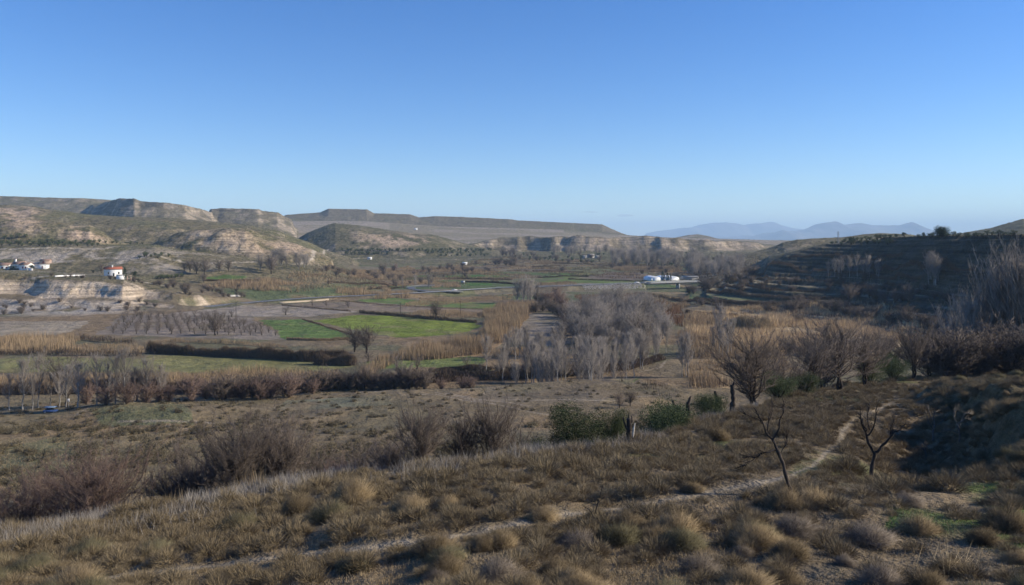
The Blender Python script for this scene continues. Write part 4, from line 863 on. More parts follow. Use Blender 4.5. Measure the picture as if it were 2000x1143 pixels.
# ------------------------------------------------------------ near shrubs
def cores(P, R, flat):  # opaque inner lumps added to block light and give shrubs a shaded side
    n = len(R); ang = np.arange(7) * 2 * pi / 7
    T = np.concatenate([[(0, 0, 1.0)], np.stack([np.cos(ang) * .62, np.sin(ang) * .62, ang * 0 + .72], 1), np.stack([np.cos(ang + .4), np.sin(ang + .4), ang * 0 + .28], 1), np.stack([np.cos(ang) * .9, np.sin(ang) * .9, ang * 0 - .15], 1)])
    V = (T[None] * [1, 1, flat]) * R[:, None, None] * rng.uniform(.8, 1.2, (n, len(T), 1)) + P[:, None]
    f = [(0, 1 + i, 1 + (i + 1) % 7) for i in range(7)]
    for o in (1, 8):
        for i in range(7): j = (i + 1) % 7; f += [(o + i, o + 7 + i, o + j), (o + j, o + 7 + i, o + 7 + j)]
    k = np.arange(n)[:, None] * 22
    return V.reshape(-1, 3), np.concatenate([k + list(q) for q in f])
def shrub(seed, R=.6, n=2200, L=.34, r=.0045, flat=.85, droop=0.0):
    global rng
    k = rng; rng = np.random.default_rng(3000 + seed)
    d = norm(rnd(n)); d[:, 2] = np.abs(d[:, 2]) * 1.0 + .05; d = norm(d)
    lump = .55 + .95 * fbm(d[:, 0] * 2.1 + seed * 3.3, d[:, 1] * 2.1 + d[:, 2] * 1.7, 1.0, 3, seed)
    rad = R * lump * rng.uniform(.2, .85, n) ** .7
    P = d * rad[:, None] * [1, 1, flat]
    D = d * [1, 1, flat] + rnd(n, .3) + [0, 0, .25 - droop]
    s = spikes(P, D, L * rng.uniform(.5, 1.2, n), r)
    m = n // 3; P2 = np.zeros((m, 3)) + rnd(m, .08) * [1, 1, 0]; D2 = norm(rnd(m)); D2[:, 2] = np.abs(D2[:, 2]) + .2
    s2 = spikes(P2 - [0, 0, .06], D2, R * rng.uniform(.6, 1.0, m), r * 1.5)
    nb = 5; cp = norm(rnd(nb)) * [1, 1, .2] * R * .32; cp[:, 2] = np.abs(cp[:, 2])
    cr = cores(cp, R * rng.uniform(.22, .37, nb), flat)
    rng = k
    return join(s, s2, cr)
SH = {}
for key, nm, mt, par in (('brown', 'dry_shrub', 'brownbush', dict(R=.6)), ('grey', 'dead_shrub', 'greybush', dict(R=.6, droop=.15, n=1800)), ('olive', 'scrub_bush', 'olivebush', dict(R=.6, flat=.7))):
    SH[key] = []
    for s in range(5):
        o = mk(nm, *shrub(s + {'brown': 0, 'grey': 10, 'olive': 20}[key], **par), M[mt]); SH[key].append([o, False])
def shrub_at(key, p, s, label, group, sz=1.0, cat='shrub'):
    v = SH[key][int(rng.integers(5))]
    if not v[1]: o = v[0]; v[1] = True
    else: o = v[0].copy(); col.objects.link(o)
    o.location = (p[0], p[1], p[2] - .03 * s); o.rotation_euler = (0, 0, rng.random() * 6.28); o.scale = (s, s, s * sz)
    for k in ('label', 'category', 'group'):
        if k in o: del o[k]
    return tag(o, label, cat, group)
# signature shrubs read off the photo: px, py(base), width px, kind
SIG = [(690, 985, 105, 'brown', 'tallest tan shrub standing at the slope edge left of the centre fan tree', 1.25), (580, 1005, 90, 'brown', 'broad brown shrub below the left clump of bare trees', 1.0), (470, 1035, 110, 'olive', 'wide olive-brown shrub at the slope edge, lower left', .9),
       (800, 1000, 90, 'brown', 'domed brown shrub just right of the tallest tan shrub', .9), (870, 995, 70, 'brown', 'round brown shrub under the centre fan tree', 1.0), (1450, 1085, 52, 'grey', 'small purple-grey dead shrub left of the green grass', 1.0), (1540, 1090, 100, 'brown', 'large domed brown shrub left of the green grass', 1.0),
       (1600, 1045, 60, 'grey', 'grey tangled shrub behind the large domed one', .8), (1700, 1060, 120, 'grey', 'widest dark grey-brown shrub above the green grass', .8), (1790, 1040, 90, 'brown', 'round brown shrub right of the widest grey one', .9), (1920, 1060, 90, 'brown', 'dark brown shrub on green grass near the right edge', .8),
       (1720, 1143, 120, 'grey', 'grey dead shrub sprawling at the bottom edge, right', .9), (1650, 1105, 60, 'grey', 'narrow grey shrub between the domed one and the bottom edge', .9), (1860, 1120, 110, 'brown', 'brown shrub around the tall tan stalks', .6), (1530, 1135, 90, 'brown', 'brown shrub at the bottom edge left of the green grass', .8),
       (1960, 985, 80, 'grey', 'low grey shrub by the right edge', .7), (1775, 985, 80, 'grey', 'low grey shrub right of the forked dead tree', .7), (1060, 1015, 80, 'brown', 'dark shrub above the footpath, centre', .8), (940, 1075, 70, 'brown', 'upright brown shrub just below the footpath, centre', 1.1), (690, 1110, 90, 'olive', 'dark spreading shrub below the footpath, left of centre', .7),
       (850, 1135, 70, 'grey', 'silvery grey shrub at the bottom edge, left of centre', .9), (1080, 1125, 90, 'brown', 'brown shrub near the bottom edge, centre', .9), (1230, 1030, 80, 'brown', 'round brown shrub right of the dead sapling', .8), (60, 1120, 130, 'olive', 'big olive-grey shrub in the lower left corner', .8), (170, 1090, 110, 'olive', 'olive-brown shrub right of the corner shrub, lower left', .9),
       (300, 1085, 90, 'olive', 'dark olive shrub above the footpath, lower left', .9), (1350, 960, 60, 'brown', 'round brown shrub above the footpath bend', .8), (1400, 860, 70, 'brown', 'dark brown shrub by the pale grass edge, centre right', .9), (1990, 1100, 80, 'brown', 'dark shrub cut by the right edge near the bottom', .8)]
pathxy = [(p[0], p[1]) for p in PATHW]
placed = []
for px, py, w, key, lab, sz in SIG:
    p = at(px, py, dmax=60); s = w / F * p[1] / 1.55
    shrub_at(key, p, s, lab, None, sz); placed.append((p[0], p[1], s * .7))
cand = []
tries = 0
edge_f = lambda x, y: np.interp(1000 + F * x / y, [e[0] for e in EDGE], [e[1] for e in EDGE])
dens = lambda x, y: fbm(np.array([x]), np.array([y]), 6, 3, 99)[0]
while len(cand) < 4200 and tries < 160000:
    tries += 1
    y = 9 + 130 * rng.random() ** 1.9; x = y * rng.uniform(-.7, .72)
    if y > edge_f(x, y) + 2 or (x < -45): continue
    dn = dens(x, y)
    if rng.random() > .40 + 2.4 * (dn - .36): continue
    if x > .3 * y and inpoly(np.array([x]), np.array([y]), P_)[0] and rng.random() > .2: continue
    s = rng.choice([.34, .48, .62, .76, .92], p=[.22, .26, .25, .17, .10]) * rng.uniform(.8, 1.2) * (1 + .003 * y)
    d, _ = seg_dist(np.array([x]), np.array([y]), pathxy)
    if d[0] < (.30 + s * .75 if x < 13 else .14 + s * .42): continue
    if any((x - a) ** 2 + (y - b_) ** 2 < (.60 * (s * .7 + r_)) ** 2 for a, b_, r_ in placed[-1400:]): continue
    placed.append((x, y, s * .7)); cand.append((s / y, x, y, s))
cand.sort(reverse=True)
def zlab(x, y):
    px = 1000 + F * x / y; d, _ = seg_dist(np.array([x]), np.array([y]), pathxy)
    pyp = np.interp(px, [p[0] for p in PATH[:15]], [p[1] for p in PATH[:15]]); py = HOR - F * hz(x, y) / y
    if px < 1640: side = 'below' if py > pyp else 'above'
    else: side = 'right of'
    reg = 'on the left' if px < 700 else ('in the centre' if px < 1300 else 'on the right')
    return f'{side} the footpath, {reg} of the slope'
KD = {'brown': 'rounded dry brown shrub', 'grey': 'grey dead twiggy shrub', 'olive': 'low olive-brown scrub bush'}
rest = []
for i, (_, x, y, s) in enumerate(cand):
    px = 1000 + F * x / y
    key = rng.choice(['brown', 'grey', 'olive'], p=[.62, .16, .22] if px > 700 else [.35, .15, .5])
    if i < 271:
        z = zlab(x, y); shrub_at(key, (x, y, hz(x, y)), s, KD[key] + ' ' + z, KD[key] + 's ' + z, rng.uniform(.7, 1.05))
    else: rest.append((x, y, s))
# the rest, and the dark shrubs of the middle terrace: one growth
def growth(name, items, mt, label, cat, n=160, L=.3, r=.007, flat=.7, up=.25):
    X = np.array([i[0] for i in items]); Y = np.array([i[1] for i in items]); R = np.array([i[2] for i in items]); Z = hz(X, Y)
    k = np.repeat(np.arange(len(X)), n); m = len(k)
    sh_ = rng.normal(size=len(X)) * .12; d = norm(rnd(m)); d[:, 2] = np.abs(d[:, 2]); P = d * (R[k] * rng.uniform(.4, .74, m) * (.6 + .8 * fbm(d[:, 0] * 2 + k * 1.7, d[:, 1] * 2, 1.0, 2, 3)))[:, None] * [1, 1, flat]
    P = P + np.stack([X[k], Y[k], Z[k]], 1)
    v = spikes(P, d * [1, 1, flat] + rnd(m, .3) + [0, 0, up], L * R[k] * 1.5 * rng.uniform(.6, 1.2, m), r, True)
    v = join(v, cores(np.stack([X, Y, Z], 1), R * .43, flat)); o = mk(name, *v, M[mt]); return tag(o, label, cat, kind='stuff')
M['smallsh'] = wveg_mat('dry_small_shrubs', (.165, .128, .076), (.275, .218, .133), .22)
keepr = rng; MINI = []
def mini_shrub(seed):
    global rng
    k = rng; rng = np.random.default_rng(5000 + seed); n = 1000; R_ = .6
    dd = norm(rnd(n)); dd[:, 2] = np.abs(dd[:, 2]) + .05; dd = norm(dd)
    lump = .55 + .95 * fbm(dd[:, 0] * 2.1 + seed * 3.3, dd[:, 1] * 2.1 + dd[:, 2] * 1.7, 1.0, 3, seed)
    P = dd * (R_ * lump * rng.uniform(.2, .85, n) ** .7)[:, None] * [1, 1, .85]
    v = spikes(P, dd * [1, 1, .85] + rnd(n, .3) + [0, 0, .25], .32 * rng.uniform(.5, 1.2, n), .0068, True)
    cp = norm(rnd(4)) * [1, 1, .2] * R_ * .3; cp[:, 2] = np.abs(cp[:, 2]); cr = cores(cp, R_ * rng.uniform(.2, .32, 4), .85)
    rng = k; return join(v, cr)
MINI = [mini_shrub(s) for s in range(6)]
vs_, off_ = [], 0
for i_, (x, y, s) in enumerate(rest):
    V_, F_ = MINI[i_ % 6]; a_ = rng.random() * 6.28; ca, sa = cos(a_), sin(a_); sz_ = s * rng.uniform(.7, 1.1)
    W_ = np.stack([(V_[:, 0] * ca - V_[:, 1] * sa) * s + x, (V_[:, 0] * sa + V_[:, 1] * ca) * s + y, V_[:, 2] * sz_ + hz(x, y) - .03], 1)
    vs_.append((W_, F_))
tag(mk('small_shrubs', *join(*vs_), M['smallsh']), 'dry brown shrubs packed between the larger ones of the near slope', 'shrubs', kind='stuff')
it = []
for _ in range(6000):
    y = rng.uniform(80, 215); x = y * rng.uniform(-.7, .3)
    px = 1000 + F * x / y; dn = fbm(np.array([x]), np.array([y]), 16, 3, 101)[0]
    py = HOR - F * hz(x, y) / y
    w = .16 + 1.8 * max(0, dn - .42) * (1 if py > 825 else .18)
    if px > 900: w *= .35
    if rng.random() < w: it.append((x, y, rng.uniform(.5, 1.1) + (1.0 * rng.random() if py > 830 else 0)))
M['terr'] = wveg_mat('olive_brown_shrubs', (.075, .064, .040), (.13, .108, .068), .12)
growth('terrace_shrubs', it, 'terr', 'dark low shrubs dotted over the middle terrace', 'shrubs', 170, .28, .022, .7)
# ------------------------------------------------------------ grasses (uncountable)
def blades(name, X, Y, h, r, mt, label, cat, lean=.35, zoff=0):
    Z = hz(X, Y); n = len(X); P = np.stack([X, Y, Z - .03 + zoff], 1)
    D = rnd(n, lean) * [1, 1, .3] + [0, 0, 1]
    o = mk(name, *spikes(P, D, h * rng.uniform(.5, 1.25, n), r, True), M[mt]); return tag(o, label, cat, kind='stuff')
n = 560000
y = 8 + 95 * rng.random(n) ** 1.7; x = y * rng.uniform(-.68, .68, n)
d, _ = seg_dist(x, y, pathxy); ok = (y < edge_f(x, y) + 4) & (d > np.where(x < 13, .42, .2)) & (fbm(x, y, 1.6, 3, 111) > .33)
gg = inpoly(x, y, P_) & (x > .22 * y) & (rng.random(n) < .6)
blades('dry_grass', x[ok & ~gg], y[ok & ~gg], 0.16, .008, 'tang', 'short tan dry grass covering the near slope', 'grass', .5)
n = 60000; y = rng.uniform(14, 33, n); x = y * rng.uniform(.2, .72, n); ok = inpoly(x, y, P_) & (fbm(x, y, 3.5, 4, 61) > .45) & (x > .24 * y)
M['greeng'] = wveg_mat('green_grass', (.045, .085, .015), (.075, .12, .03), .8)
blades('green_grass', x[ok], y[ok], .07, .008, 'greeng', 'short bright green grass low on the right', 'grass', .5)
# pale grass along the slope edge
n = 42000; px = rng.uniform(-60, 1480, n)
e = np.interp(px, [q[0] for q in EDGE], [q[1] for q in EDGE]); y = e + rng.normal(size=n) * 2.6 + .6; x = (px - 1000) / F * y
ok = fbm(x, y, 3, 3, 121) > np.where(px < 420, .46, .43)
blades('pale_tall_grass', x[ok], y[ok], .72, .009, 'greyg', 'pale silvery tall grass along the edge of the near slope', 'grass', .38)
n = 4000; y = rng.uniform(38, 54, n); x = y * rng.uniform(-.48, -.31, n); blades('tan_tall_grass', x, y, 1.2, .012, 'tang', 'tan tall grass between the left bare trees', 'grass', .2)
n = 110000; y = rng.uniform(78, 210, n); x = y * rng.uniform(-.68, .25, n); ok = fbm(x, y, 14, 3, 123) > .5
blades('terrace_grass', x[ok], y[ok], .35, .02, 'tang', 'thin dry grass on the middle terrace', 'grass', .5)
# tall tan stalks, lower right
g0 = at(1850, 1115, dmax=40); n = 26
e = np.stack([g0[0] + rng.normal(size=n) * .35, g0[1] + rng.normal(size=n) * .3, np.full(n, g0[2] - .05)], 1)
tall = spikes(e, np.stack([rng.normal(size=n) * .35, rng.normal(size=n) * .3, np.ones(n)], 1), rng.uniform(.5, 1.0, n), .006)
m_, nt, b = mat('straw_stalk', .8); b.inputs['Base Color'].default_value = (.5, .4, .24, 1)
nt.links.new(mixc(nt, noise(nt, 8, 2, N(nt, 'ShaderNodeTexCoord').outputs['Object']), (.42, .33, .19, 1), (.58, .47, .3, 1)), b.inputs['Base Color'])
o = mk('grass_tussock', *tall, m_); tag(o, 'tall straw-coloured grass stalks standing up near the bottom right', 'grass tussock')

# ------------------------------------------------------------ reed beds and hedges of the valley floor
def reedbed(name, poly, dens_, h, mt, label, dmin=228, dmax=1500, r=.07, thr=.0, cat='reeds', sc=14, lean=.14):
    dens_ *= 2.2; W_ = [at(a, b_, dmin=dmin, dmax=dmax) for a, b_ in poly]; xs = [w[0] for w in W_]; ys = [w[1] for w in W_]
    A = (max(xs) - min(xs)) * (max(ys) - min(ys)); n = int(min(A * dens_, 500000))
    x = rng.uniform(min(xs), max(xs), n); y = rng.uniform(min(ys), max(ys), n); ok = inpoly(x + 9 * (fbm(x, y, 12, 3, 161) - .5), y + 12 * (fbm(x, y, 12, 3, 163) - .5), W_)
    nz = fbm(x, y, sc, 3, 131); ok &= nz > thr
    x, y, nz = x[ok], y[ok], nz[ok]
    if len(x) > 90000: x, y, nz = x[:90000], y[:90000], nz[:90000]
    Z = hz(x, y); hh = h * (.05 + 1.75 * nz) * rng.uniform(.7, 1.15, len(x))
    P = np.stack([x, y, Z - .1], 1); D = rnd(len(x), lean) * [1, 1, .2] + [0, 0, 1]
    v1 = spikes(P, D, hh, r, True)
    o = mk(name, *v1, M[mt]); return tag(o, label, cat, kind='stuff')
def strip(name, pts, w, h, mt, label, n=None, dmin=228, dmax=1500, r=.06, cat='hedge', kind='stuff', jag=.6, lean=.3):
    W_ = np.array([at(a, b_, dmin=dmin, dmax=dmax) for a, b_ in pts]); L = np.concatenate([[0], np.cumsum(np.hypot(*np.diff(W_[:, :2], axis=0).T))])
    n = n or int(L[-1] * w * 14); n = min(n, 60000)
    t = rng.random(n) * L[-1]; x = np.interp(t, L, W_[:, 0]); y = np.interp(t, L, W_[:, 1])
    c = rng.uniform(-1, 1, n); a = rng.random(n) * 2 * pi
    x = x + c * w / 2 * np.cos(a); y = y + c * w / 2 * np.sin(a)
    hh = h * (1 - jag + 2 * jag * fbm(t, t * 0, 6, 3, int(L[-1]) % 50)) * np.sqrt(np.clip(1.05 - c * c, .05, 1))
    zb = rng.random(n) ** 1.2 * .72 * hh; Z = hz(x, y)
    P = np.stack([x, y, Z + zb - .05], 1); D = rnd(n, lean) + [0, 0, 1]
    o = mk(name, *spikes(P, D, (hh - zb) * rng.uniform(.6, 1.0, n), r, True), M[mt])
    return tag(o, label, cat, kind=kind)
strip('hedge', [(290, 690), (400, 695), (500, 700), (600, 706), (690, 705)], 3.2, 4.6, 'bramble', 'long tall brown hedge with dark front behind the olive-green field', kind=None, n=26000)
strip('hedge', [(155, 663), (200, 668), (262, 672)], 2.6, 3.2, 'bramble', 'short dark hedge at the near left corner of the orchard', kind=None)
strip('hedge', [(285, 673), (330, 668), (440, 672), (560, 680)], 2.4, 2.2, 'reed', 'tan reed fringe on top of the long brown hedge', kind='stuff', cat='reeds')
strip('hedge', [(-30, 693), (80, 694), (200, 695), (275, 696)], 3.6, 3.6, 'bramble', 'brown hedge along the far side of the left green field', kind=None)
reedbed('reeds', [(-60, 690), (150, 690), (140, 660), (0, 660), (-60, 662)], 1.6, 3.4, 'reed', 'tan reeds left of the short dark hedge')
reedbed('reeds', [(160, 690), (280, 693), (290, 680), (160, 672)], 1.2, 1.2, 'reed', 'low tan reeds between the two left hedges')
reedbed('reeds', [(-60, 745), (330, 735), (620, 728), (680, 735), (400, 760), (-60, 775)], 2.2, 3.2, 'reed', 'tan reeds and brush behind the left poplars', dmin=215, dmax=330)
strip('thicket', [(-40, 770), (120, 768), (300, 765), (430, 770)], 5, 4.2, 'bramble', 'brown brush filling the river bed behind the left poplars', n=26000, dmin=170, dmax=240, cat='brush', kind='stuff')
strip('thicket', [(420, 775), (540, 770), (640, 760), (740, 752), (860, 745), (955, 740)], 6, 4.0, 'bramble', 'tangled brown brush along the river bed, left of the grove', n=36000, dmin=170, dmax=260, cat='brush', kind='stuff')
strip('thicket', [(950, 742), (1100, 735), (1220, 722), (1290, 700)], 5, 3.2, 'bramble', 'dark brush along the river bed under the poplars', n=26000, dmin=215, dmax=300, cat='brush', kind='stuff')
reedbed('reeds', [(780, 690), (900, 672), (960, 655), (960, 690), (880, 700), (790, 705)], 3.0, 5.0, 'reed', 'tall tan reed bank in front of the bright green field')
reedbed('reeds', [(935, 660), (950, 640), (945, 612), (1000, 596), (1045, 600), (1030, 625), (995, 650), (975, 672)], 3.0, 4.6, 'reed', 'golden reed bank between the green fields and the fallow triangle')
reedbed('reeds', [(780, 616), (940, 622), (960, 612), (840, 606)], 1.2, 2.2, 'reed', 'low tan reeds behind the bright green field')
strip('hedge', [(703, 612), (800, 620), (930, 631)], 2.0, 2.4, 'bramble', 'dark hedge along the far edge of the bright green field', kind=None, n=9000)
strip('hedge', [(590, 624), (640, 640), (690, 656)], 1.0, 1.0, 'bramble', 'low dark ditch bank dividing the two green fields', kind=None, n=3500)
strip('hedge', [(550, 597), (620, 603), (685, 609)], 1.0, 1.2, 'bramble', 'low dark bank behind the grey ploughed field', kind=None, n=3500)
strip('hedge', [(665, 588), (760, 597), (880, 603), (970, 606)], 1.2, 1.2, 'bramble', 'broken dark bank below the far green strip', kind=None, n=4500)
strip('hedge', [(560, 664), (620, 666), (680, 664)], 1.5, 1.8, 'reed', 'straw-coloured bank in front of the smaller green field', kind=None, n=4500)
strip('hedge', [(620, 712), (690, 714)], 4, 4.0, 'bramble', 'dark thick hedge in the shade of the big round tree', kind=None, n=9000)
strip('hedge', [(840, 728), (960, 722)], 2.2, 2.4, 'bramble', 'brown hedge between the two near green strips', kind=None, n=9000)
reedbed('reeds', [(690, 740), (740, 700), (790, 690), (770, 712), (720, 735)], 2.0, 2.8, 'reed', 'tan reeds in front of the round tree at the green field corner', dmax=330)
for pl_, h_, l_ in (([(390, 560), (560, 570), (600, 555), (540, 545), (450, 548)], 3.0, 'orange-tan reeds below the grey poplar clump'), ([(650, 575), (770, 573), (750, 562), (655, 565)], 3.4, 'orange-tan reeds behind the road, left part'), ([(735, 585), (800, 583), (800, 572), (738, 572)], 3.2, 'tan reeds on the near side of the road'),
                  ([(600, 542), (640, 543), (630, 533), (600, 533)], 2.5, 'tan reeds left of the meadow trees'), ([(680, 540), (820, 538), (800, 520), (690, 526)], 1.6, 'tan grass around the rust-red bush'), ([(750, 558), (830, 556), (860, 548), (720, 548)], 1.8, 'tan grass left of the road junction'),
                  ([(1050, 560), (1130, 557), (1120, 552), (1050, 553)], 2.5, 'tan reeds behind the road at mid valley'), ([(1190, 527), (1330, 533), (1330, 524), (1200, 522)], 3.0, 'tan reeds beyond the brown field'), ([(850, 563), (900, 562), (900, 552), (850, 552)], 2.2, 'tan reeds right of the junction poplars'),
                  ([(780, 600), (1000, 585), (1010, 575), (820, 583)], 1.0, 'low tan grass in front of the road'), ([(840, 520), (980, 530), (960, 536), (840, 531)], 1.8, 'tan brush beyond the dark green field')):
    reedbed('reeds', pl_, .9, h_, 'reed', l_, r=.12, thr=.36, dmin=400)
reedbed('reeds', [(1345, 660), (1500, 690), (1700, 700), (1800, 650), (1790, 610), (1700, 598), (1560, 596), (1420, 604), (1350, 615)], 1.1, 3.0, 'goldreed', 'wide golden reed bed below the terraces', r=.10, thr=.42, sc=15, dmin=228)
reedbed('reeds', [(1330, 650), (1345, 760), (1420, 760), (1560, 720), (1500, 680), (1400, 665)], 1.4, 3.0, 'reed', 'tan reeds and brush right of the poplar grove', r=.07, thr=.42, dmin=150)
reedbed('reeds', [(1330, 640), (1430, 645), (1430, 620), (1340, 610)], 1.0, 3.0, 'reed', 'orange-tan reeds beside the back of the grove', r=.09, thr=.3)
reedbed('reeds', [(1240, 600), (1340, 605), (1345, 580), (1250, 572)], .8, 2.4, 'reed', 'tan reeds in the river bed below the bridge', r=.10, thr=.36)
reedbed('brush', [(1310, 780), (1420, 770), (1340, 735), (1300, 745), (1250, 765)], 1.6, 1.6, 'bramble', 'brown brush behind the pollards', dmin=60, dmax=220, r=.03, thr=.45, cat='brush')
reedbed('brush', [(1500, 770), (1860, 735), (1900, 700), (1700, 690), (1450, 720)], 3.2, 2.6, 'bramble', 'dark brush behind the trees at the path end', dmin=95, dmax=240, r=.03, thr=.35, cat='brush')
strip('willow_bush', [(1440, 640), (1470, 645), (1490, 640)], 13, 6.0, 'tang', 'large dark-fronted willow bush among the golden reeds', n=22000, kind=None, cat='bush')
strip('hedge', [(1330, 590), (1400, 598), (1450, 600), (1520, 603)], 2.4, 2.2, 'bramble', 'dark hedge below the lowest terrace', kind=None, n=9000)
for pts_, l_ in (([(1345, 588), (1430, 593), (1520, 597)], 'brown hedge on the first bank right of the bridge'), ([(1240, 575), (1290, 583), (1335, 590)], 'dark hedge from the bridge pier to the terraces'), ([(1340, 612), (1410, 620), (1440, 618)], 'dark hedge behind the reeds right of the grove')):
    strip('hedge', pts_, 3.0, 2.6, 'bramble', l_, kind=None, n=7000)
# dark banks between the far fields
for pts_, l_ in (([(865, 545), (1000, 547)], 'dark bank below the far dark green field'), ([(905, 551), (960, 552)], 'dark bank above the small vivid green field'), ([(1040, 522), (1075, 521)], 'dark bank of the furthest green field'), ([(1040, 530), (1140, 533)], 'thin dark bank across the far fields'),
                 ([(1050, 543), (1100, 540), (1150, 541)], 'dark bank in front of the pale green far field'), ([(1110, 546), (1200, 549), (1270, 552)], 'dark bank running to the greenhouse'), ([(960, 552), (1010, 556)], 'dark bank left of the road poplars'), ([(640, 551), (700, 556), (760, 560)], 'dark bank across the left meadow'),
                 ([(720, 566), (790, 562)], 'dark bank behind the roadside reeds'), ([(400, 549), (490, 550)], 'dark bank below the small green field by the cliff end'), ([(1080, 515), (1160, 518)], 'dark hedge below the ruined farm')):
    strip('hedge', pts_, 3.0, 2.2, 'bramble', l_, kind=None, n=2600, r=.14, dmin=400)
# scrub dotted over the hills
n = 150000
y = np.exp(rng.uniform(math.log(300), math.log(2900), n)); x = y * rng.uniform(-.7, .7, n)
z = hz(x, y); ok = (z > np.where(x > .3 * y, -43, -34)) & ((y > 520) | (x > .25 * y)) & (fbm(x, y, 60, 4, 141) > .40) & ~((z > 0) & (y > 1750) & (y < 2500) & (rng.random(n) > .05))
d, _ = seg_dist(x, y, ROADW); ok &= d > 15
x, y, z = x[ok][:75000], y[ok][:75000], z[ok][:75000]; n = len(x)
s = rng.uniform(.35, 1.1, n) * np.clip(y / 1100, .55, 1.5)
octa = np.array([(1, 0, 0), (.3, .95, .05), (-.8, .6, 0), (-.8, -.6, .1), (.3, -.95, 0), (0, .1, .8)])
V = octa[None] * s[:, None, None] * rng.uniform(.75, 1.25, (n, 6, 1)) + np.stack([x, y, z - .1], 1)[:, None]
k = np.arange(n)[:, None] * 6; f_ = np.concatenate([k + [a, (a + 1) % 5, 5] for a in range(5)])
tag(mk('hillside_scrub', V.reshape(-1, 3), f_, M['scrub']), 'dark low scrub dotted over the hillsides', 'scrub', kind='stuff')

W2 = wveg_mat('brown_field_brush', (.13, .095, .065), (.22, .16, .10), .06); M['fbrush'] = W2
reedbed('brush', [(560, 575), (800, 560), (1000, 548), (1100, 535), (1440, 545), (1480, 500), (1000, 500), (640, 512), (560, 540)], .16, 2.2, 'fbrush', 'brown brush along the banks of the far valley floor', dmin=480, r=.16, thr=.53, sc=22, cat='brush')
reedbed('brush', [(560, 572), (800, 558), (1000, 546), (1100, 533), (1440, 543), (1480, 502), (1000, 502), (640, 514), (560, 538)], .16, 1.8, 'reed', 'tan dry brush in patches over the far valley floor', dmin=480, r=.16, thr=.56, sc=31, cat='brush')
reedbed('brush', [(1130, 600), (1240, 600), (1330, 640), (1330, 600), (1230, 575), (1130, 580)], .8, 3.0, 'redreed', 'rust-brown brush between the grove and the bridge', dmin=400, r=.1, thr=.42, cat='brush')
reedbed('brush', [(1330, 600), (1500, 620), (1800, 660), (1850, 620), (1700, 590), (1500, 590), (1400, 590)], .8, 2.2, 'bramble', 'dark brush along the far edge of the golden reeds', dmin=228, r=.08, thr=.52, sc=25, cat='brush')
# olive scrub on the right bank
bn_ = 0
while bn_ < 120:
    y = rng.uniform(26, 84); x = 20.5 + (y - 33.5) * .447 + rng.uniform(.5, 14)
    if x / y > .68: continue
    s = rng.uniform(.4, 1.2); shrub_at(rng.choice(['olive', 'brown']), (x, y, hz(x, y)), s, 'olive-brown scrub bush growing on the dark bank at the right', 'scrub bushes on the right bank', 1.0, 'shrub'); bn_ += 1

for k_, (pts_, h_, l_) in enumerate((([(1460, 533), (1560, 532), (1700, 538), (1800, 545)], 3, 'dark hedge at the foot of the steep shaded hill'), ([(1430, 548), (1540, 552), (1640, 556), (1760, 560)], 2.6, 'dark hedge on the second bank under the steep shaded hill'),
   ([(1400, 562), (1500, 568), (1620, 570)], 2.4, 'dark hedge on the middle terrace bank right of the bridge end'), ([(1380, 572), (1460, 580), (1560, 585), (1660, 582)], 2.4, 'dark hedge on the lower terrace bank right of the bridge end'),
   ([(1550, 597), (1680, 602), (1800, 612)], 3, 'long dark hedge along the top edge of the golden reeds'), ([(1540, 505), (1640, 500), (1760, 500)], 2, 'faint dark hedge across the middle of the shaded hill'), ([(1700, 520), (1800, 522), (1900, 530)], 2, 'dark hedge low across the right of the shaded hill'))):
    strip('hedge', pts_, 3.2, h_, 'bramble', l_, kind=None, n=9000, r=.09, dmin=300, dmax=760)

# sources that were never placed are dropped
for lst in list(POOL.values()) + list(SH.values()):
    for o_, used in lst:
        if not used:
            for ch_ in list(o_.children): bpy.data.objects.remove(ch_)
            bpy.data.objects.remove(o_)

reedbed('reeds', [(955, 700), (1110, 692), (1115, 678), (985, 684)], 1.2, 2.8, 'reed', 'tan reeds at the near end of the small grey fallow field', r=.07)
# ------------------------------------------------------------ buildings, road, bridge, vehicles, poles
def pmat(name, c1, c2, scale, rough=.8, metal=0):
    m, nt, b = mat(name, rough); b.inputs['Metallic'].default_value = metal
    nt.links.new(mixc(nt, ramp(nt, noise(nt, scale, 5, N(nt, 'ShaderNodeTexCoord').outputs['Object']), .35, .65), (*c1, 1), (*c2, 1)), b.inputs['Base Color']); return m
wallm = pmat('whitewash', (.82, .81, .78), (.70, .69, .66), .8); roofm = pmat('terracotta_tiles', (.36, .12, .07), (.26, .09, .055), 2.5); roof2 = pmat('brown_tiles', (.22, .14, .10), (.30, .2, .15), 2.5)
doorm = pmat('painted_wood_red', (.22, .03, .03), (.16, .025, .025), 3); darkm = pmat('dark_opening', (.03, .035, .04), (.05, .055, .06), 3, .3); greenm = pmat('dark_green_awning', (.02, .07, .06), (.03, .09, .07), 2)
stonem = pmat('rubble_stone', (.42, .40, .37), (.25, .235, .21), 1.4, .9); concm = pmat('concrete', (.42, .40, .37), (.34, .325, .3), .6, .9); steelm = pmat('galvanised_steel', (.36, .375, .39), (.28, .29, .305), 2, .55, .5)
asph = pmat('asphalt', (.115, .12, .125), (.15, .155, .16), .4, .7); creamm = pmat('cream_render', (.46, .38, .28), (.38, .31, .22), .6); plast = pmat('white_plastic_sheet', (.80, .82, .83), (.68, .71, .73), .3, .45)
